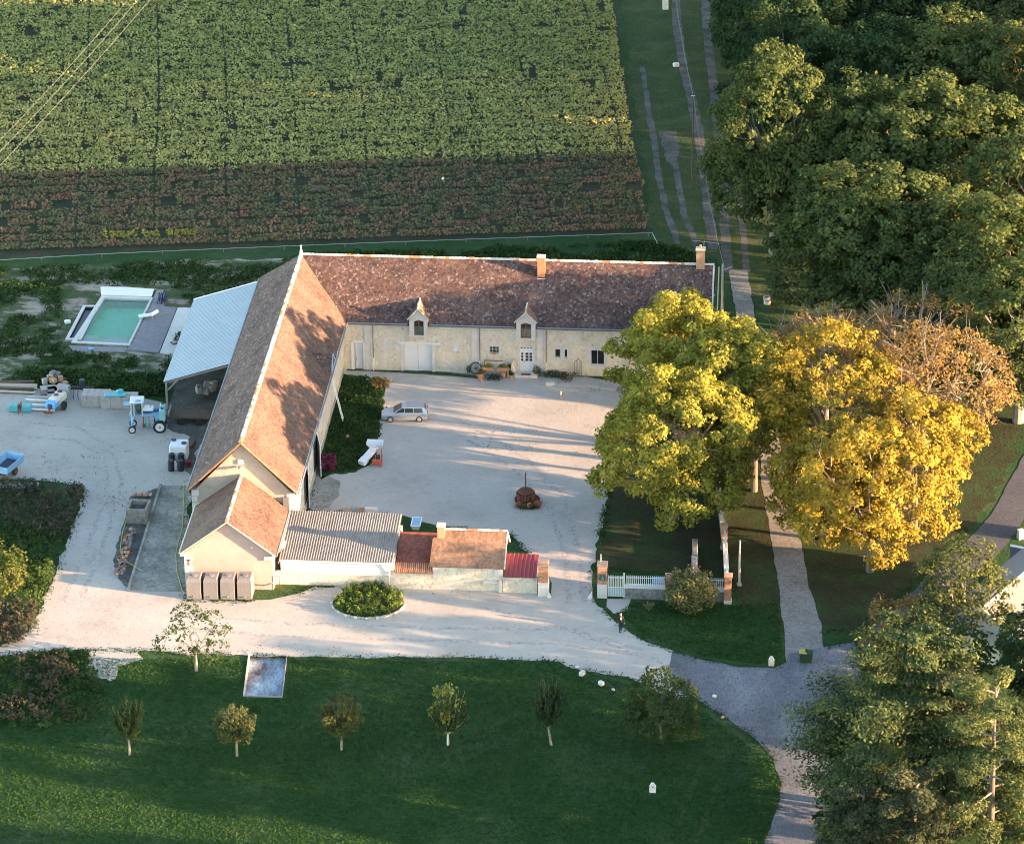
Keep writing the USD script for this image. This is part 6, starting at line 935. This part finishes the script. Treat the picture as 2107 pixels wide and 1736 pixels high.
broadleaf('bright_shrub', 'bright green shrub on the terrace side of the white house', G(2110, 1390), 3.0, 2.2, 324, 'grass_blade', leaf=.25, per=14, rc=.5, n=5, cat_='shrub')
broadleaf('dark_shrub', 'dark shrub mass under the cedar by the road', G(1760, 1720), 3.2, 3.4, 325, 'leaf_dark', leaf=.32, per=12, rc=.6, n=7, cat_='shrub')
broadleaf('pale_sprig_shrub', 'pale yellow green shrub at the bottom edge beside the road', G(1715, 1760), 3.0, 1.6, 326, 'leaf_tamarisk', leaf=.28, per=12, rc=.5, n=5, cat_='shrub')
off2 = [(2420, 2130, 18, 7), (2260, 2160, 17, 7), (2165, 1470, 10.5, 5), (2230, 1560, 11.5, 5)]
lab2 = ['first', 'second', 'third', 'fourth', 'fifth', 'sixth']
for j, (u, v, H, R) in enumerate(off2): dup(proto[2], f'{lab2[j]} of the dark trees standing beyond the lower right edge', G(u, v), rotz=j*1.3, scale=(R/7, R/7, H/20), group='trees beyond the lower right edge')
# pale tamarisk at the fence, orchard trees
def plume(name, label, loc, H, R, seed, leafm, n=26, leaf=.16, trunk=.0, cat_='shrub', barkm='bark_pale', sc=.36, per=70, lean=(0, 0), two=None):
    "upright sprays from a short trunk"
    rng = np.random.default_rng(seed); t = thing(name, label, cat_, loc); B, C, N = [], [], []
    base = np.array([lean[0], lean[1], trunk]); part('trunk', tube((0, 0, -.15), base+[0, 0, .05], .11, .08, 8), barkm, t, local=True)
    for k in range(n):
        a = k*2.4; q = R*math.sqrt((k+.5)/n); e = base+[q*math.cos(a), q*math.sin(a), (H-trunk)*rng.uniform(.5, 1.0)*(1-.30*(q/R)**2)]; mid = base+(e-base)*.5+[q*.15*math.cos(a), q*.15*math.sin(a), 0]; B += [tube(base, mid, .035, .022, 5), tube(mid, e, .022, .008, 4)]
        s = rng.uniform(.25, 1.0, per)[:, None]; c = np.where(s < .5, base+(mid-base)*s*2, mid+(e-mid)*(s-.5)*2); d = sphere_dirs(per, rng); C.append(c+d*sc*R*(.35+.65*np.sin(np.clip(s, 0, .95)*np.pi))); N.append(d*.8+[0, 0, .5])
    part('branches', cat(*B), barkm, t, local=True); C, N = np.vstack(C), np.vstack(N)
    if two: m_ = rng.random(len(C)) < .0+.9*(meshkit.noise(C*.9+seed, 3) > .55); part('crown', leaves(C[~m_], N[~m_], leaf, rng), leafm, t, local=True); m_.any() and part('yellow_leaves', leaves(C[m_], N[m_], leaf, rng), two, t, local=True)
    else: part('crown', leaves(C, N, leaf, rng), leafm, t, local=True)
    return t
plume('tamarisk_shrub', 'feathery pale shrub growing in front of the picket fence', G(1421, 1252), 3.8, 2.3, 401, 'leaf_tamarisk', 44, .22, .2, per=150)
plume('fruit_tree', 'slim green fruit tree, leftmost of the orchard row', G(267, 1553), 5.7, 1.45, 402, 'leaf_fruit', 40, .2, 1.5, 'fruit tree', per=115, sc=0.2)
plume('fruit_tree', 'drooping olive fruit tree below the settling pit, second of the row', G(488, 1556), 5.0, 1.75, 403, 'leaf_olive', 42, .2, 1.5, 'fruit tree', per=115, sc=0.3)
plume('fruit_tree', 'yellowing orange tipped fruit tree in the middle of the orchard row', G(703, 1543), 5.4, 1.95, 404, 'leaf_olive', 42, .2, 1.4, 'fruit tree', per=115, two='leaf_fruit_gold', sc=0.25)
plume('fruit_tree', 'fruit tree with a yellow patch in its crown', G(922, 1532), 6.2, 1.7, 405, 'leaf_fruit', 36, .24, 1.0, 'fruit tree', 'white_stone', per=115, two='leaf_yellow', sc=0.3)
plume('fruit_tree', 'grey green columnar fruit tree on a leaning trunk', G(1135, 1533), 6.8, 1.55, 406, 'leaf_dark', 40, .24, 1.6, 'fruit tree', per=115, lean=(-.25, 0), sc=0.18)
broadleaf('bushy_tree', 'big dark bush tree on the lawn beside the road bend', G(1360, 1520), 5.9, 3.2, 407, 'leaf_fruit', leaf=.22, per=30, rc=.55, n=8, r0=.13, skirt=6)
broadleaf('walnut_tree', 'young open tree with pale trunk at the forecourt edge', G(404, 1380), 5.8, 3.1, 408, 'leaf_fruit', 'bark_pale', leaf=.24, per=16, rc=.48, n=9, r0=.15, density=.55)
plume('rose_shrub', 'small twiggy shrub on the lawn wedge before the fence', G(1335, 1255), 1.0, .5, 409, 'leaf_tamarisk', 10, .12, .1, per=25)
tufts('pit_saplings', np.array([G(485+k*12, 1455+5*(k % 3))[:2] for k in range(6)]), .7, 'weed', .15, 14, 'low saplings on the lawn left of the settling pit', seed=9)
# ------------------------------------------------------------------ the vineyard: one object per row
o0, o1 = G(0, 378), G(1310, 336); dr = o1-o0; ang = math.atan2(dr[1], dr[0]); ex = np.array([math.cos(ang), math.sin(ang), 0]); ey = np.array([-ex[1], ex[0], 0])
near_l, near_r = G(0, 532), G(1338, 474)
RB = [(tuple(G(u, v)[:2])) for u, v in ((1250, -90), (1266, 20), (1285, 160), (1306, 300), (1322, 370), (1340, 462), (1346, 490))]
rby = np.array([np.dot(np.array([*p, 0])-o0, ey) for p in RB]); rbx = np.array([np.dot(np.array([*p, 0])-o0, ex) for p in RB]); oi = np.argsort(rby)
gapx = [float(np.dot(G(u, 340)-o0, ex)) for u in (163, 317, 462, 606, 752)]; gapx += [gapx[-1]+9.4*k for k in (1, 2, 3, 4)]
ordinal = ['first', 'second', 'third', 'fourth', 'fifth', 'sixth', 'seventh', 'eighth', 'ninth', 'tenth', 'eleventh', 'twelfth', 'thirteenth', 'fourteenth', 'fifteenth', 'sixteenth', 'seventeenth', 'eighteenth', 'nineteenth', 'twentieth', 'twenty-first', 'twenty-second', 'twenty-third', 'twenty-fourth', 'twenty-fifth', 'twenty-sixth', 'twenty-seventh', 'twenty-eighth', 'twenty-ninth', 'thirtieth', 'thirty-first', 'thirty-second']
def vine_row(name, label, off, mat_, h, w, per, group, x0=-14.0, gold=None, seed=0, leaf=.30):
    rng = np.random.default_rng(900+seed); x1 = float(np.interp(off, rby[oi], rbx[oi]))-.3+rng.uniform(-.3, .3); base = o0+ey*off; t = thing(name, label, 'vine row', base+ex*x0, group=group)
    n = int((x1-x0)*per); x = rng.uniform(x0, x1, n); keep = np.ones(n, bool)
    for g_ in gapx: keep &= np.abs(x-g_-.3*math.sin(off*3)) > .16*(float(meshkit.noise(np.array([g_, off*.5, 3.]), 2))*1.6-.25)
    keep &= meshkit.noise(np.c_[x*.9, np.full(n, off*3.), np.zeros(n)], 6) > .15; x = x[keep]; n = len(x)
    hh = h*(.72+.5*meshkit.noise(np.c_[x*1.1, np.full(n, off), np.zeros(n)+4], 7)); a = rng.uniform(-.25, np.pi+.25, n); q = rng.uniform(.65, 1.05, n)
    ww = w*(.75+.5*meshkit.noise(np.c_[x*1.3, np.full(n, off), np.zeros(n)+9], 5)); lat = np.cos(a)*ww*q; z = .35+np.abs(np.sin(a))*(hh-.35)*q; C = base+ex*x[:, None]+ey*lat[:, None]+np.c_[np.zeros((n, 2)), z]
    N = ey*np.cos(a)[:, None]+np.c_[np.zeros((n, 2)), np.abs(np.sin(a))+.35]
    if gold:
        m_ = (x > gold[0]) & (x < gold[1]); part('golden_vines', leaves(C[m_], N[m_], leaf, rng), 'vine_gold', t, label='golden yellow stretch of the row'); C, N = C[~m_], N[~m_]
    part('foliage', leaves(C, N, leaf, rng), mat_, t)
k = 0
for i, off in enumerate(np.arange(-18.4, 1.0, 2.15)):
    p0 = o0+ey*off; xl = -14.0; k += 1
    vine_row('red_vine_row', f'row of reddish autumn vines, {ordinal[i]} from the white boundary wire', off, 'vine_red', 1.0, .40, 46, 'reddish vine rows', gold=((11.5, 21.5) if i == 1 else None), seed=i, x0=(-14 if off > -15 else 2.0*0-14))
for i, off in enumerate(np.arange(2.2, 66, 2.15)):
    vine_row('yellow_vine_row', f'row of yellow green vines, {ordinal[i]} beyond the reddish rows', off, 'vine_yellow' if i < 12 else 'vine_green', 1.4, .85, 66, 'yellow green vine rows', seed=40+i, leaf=.27)
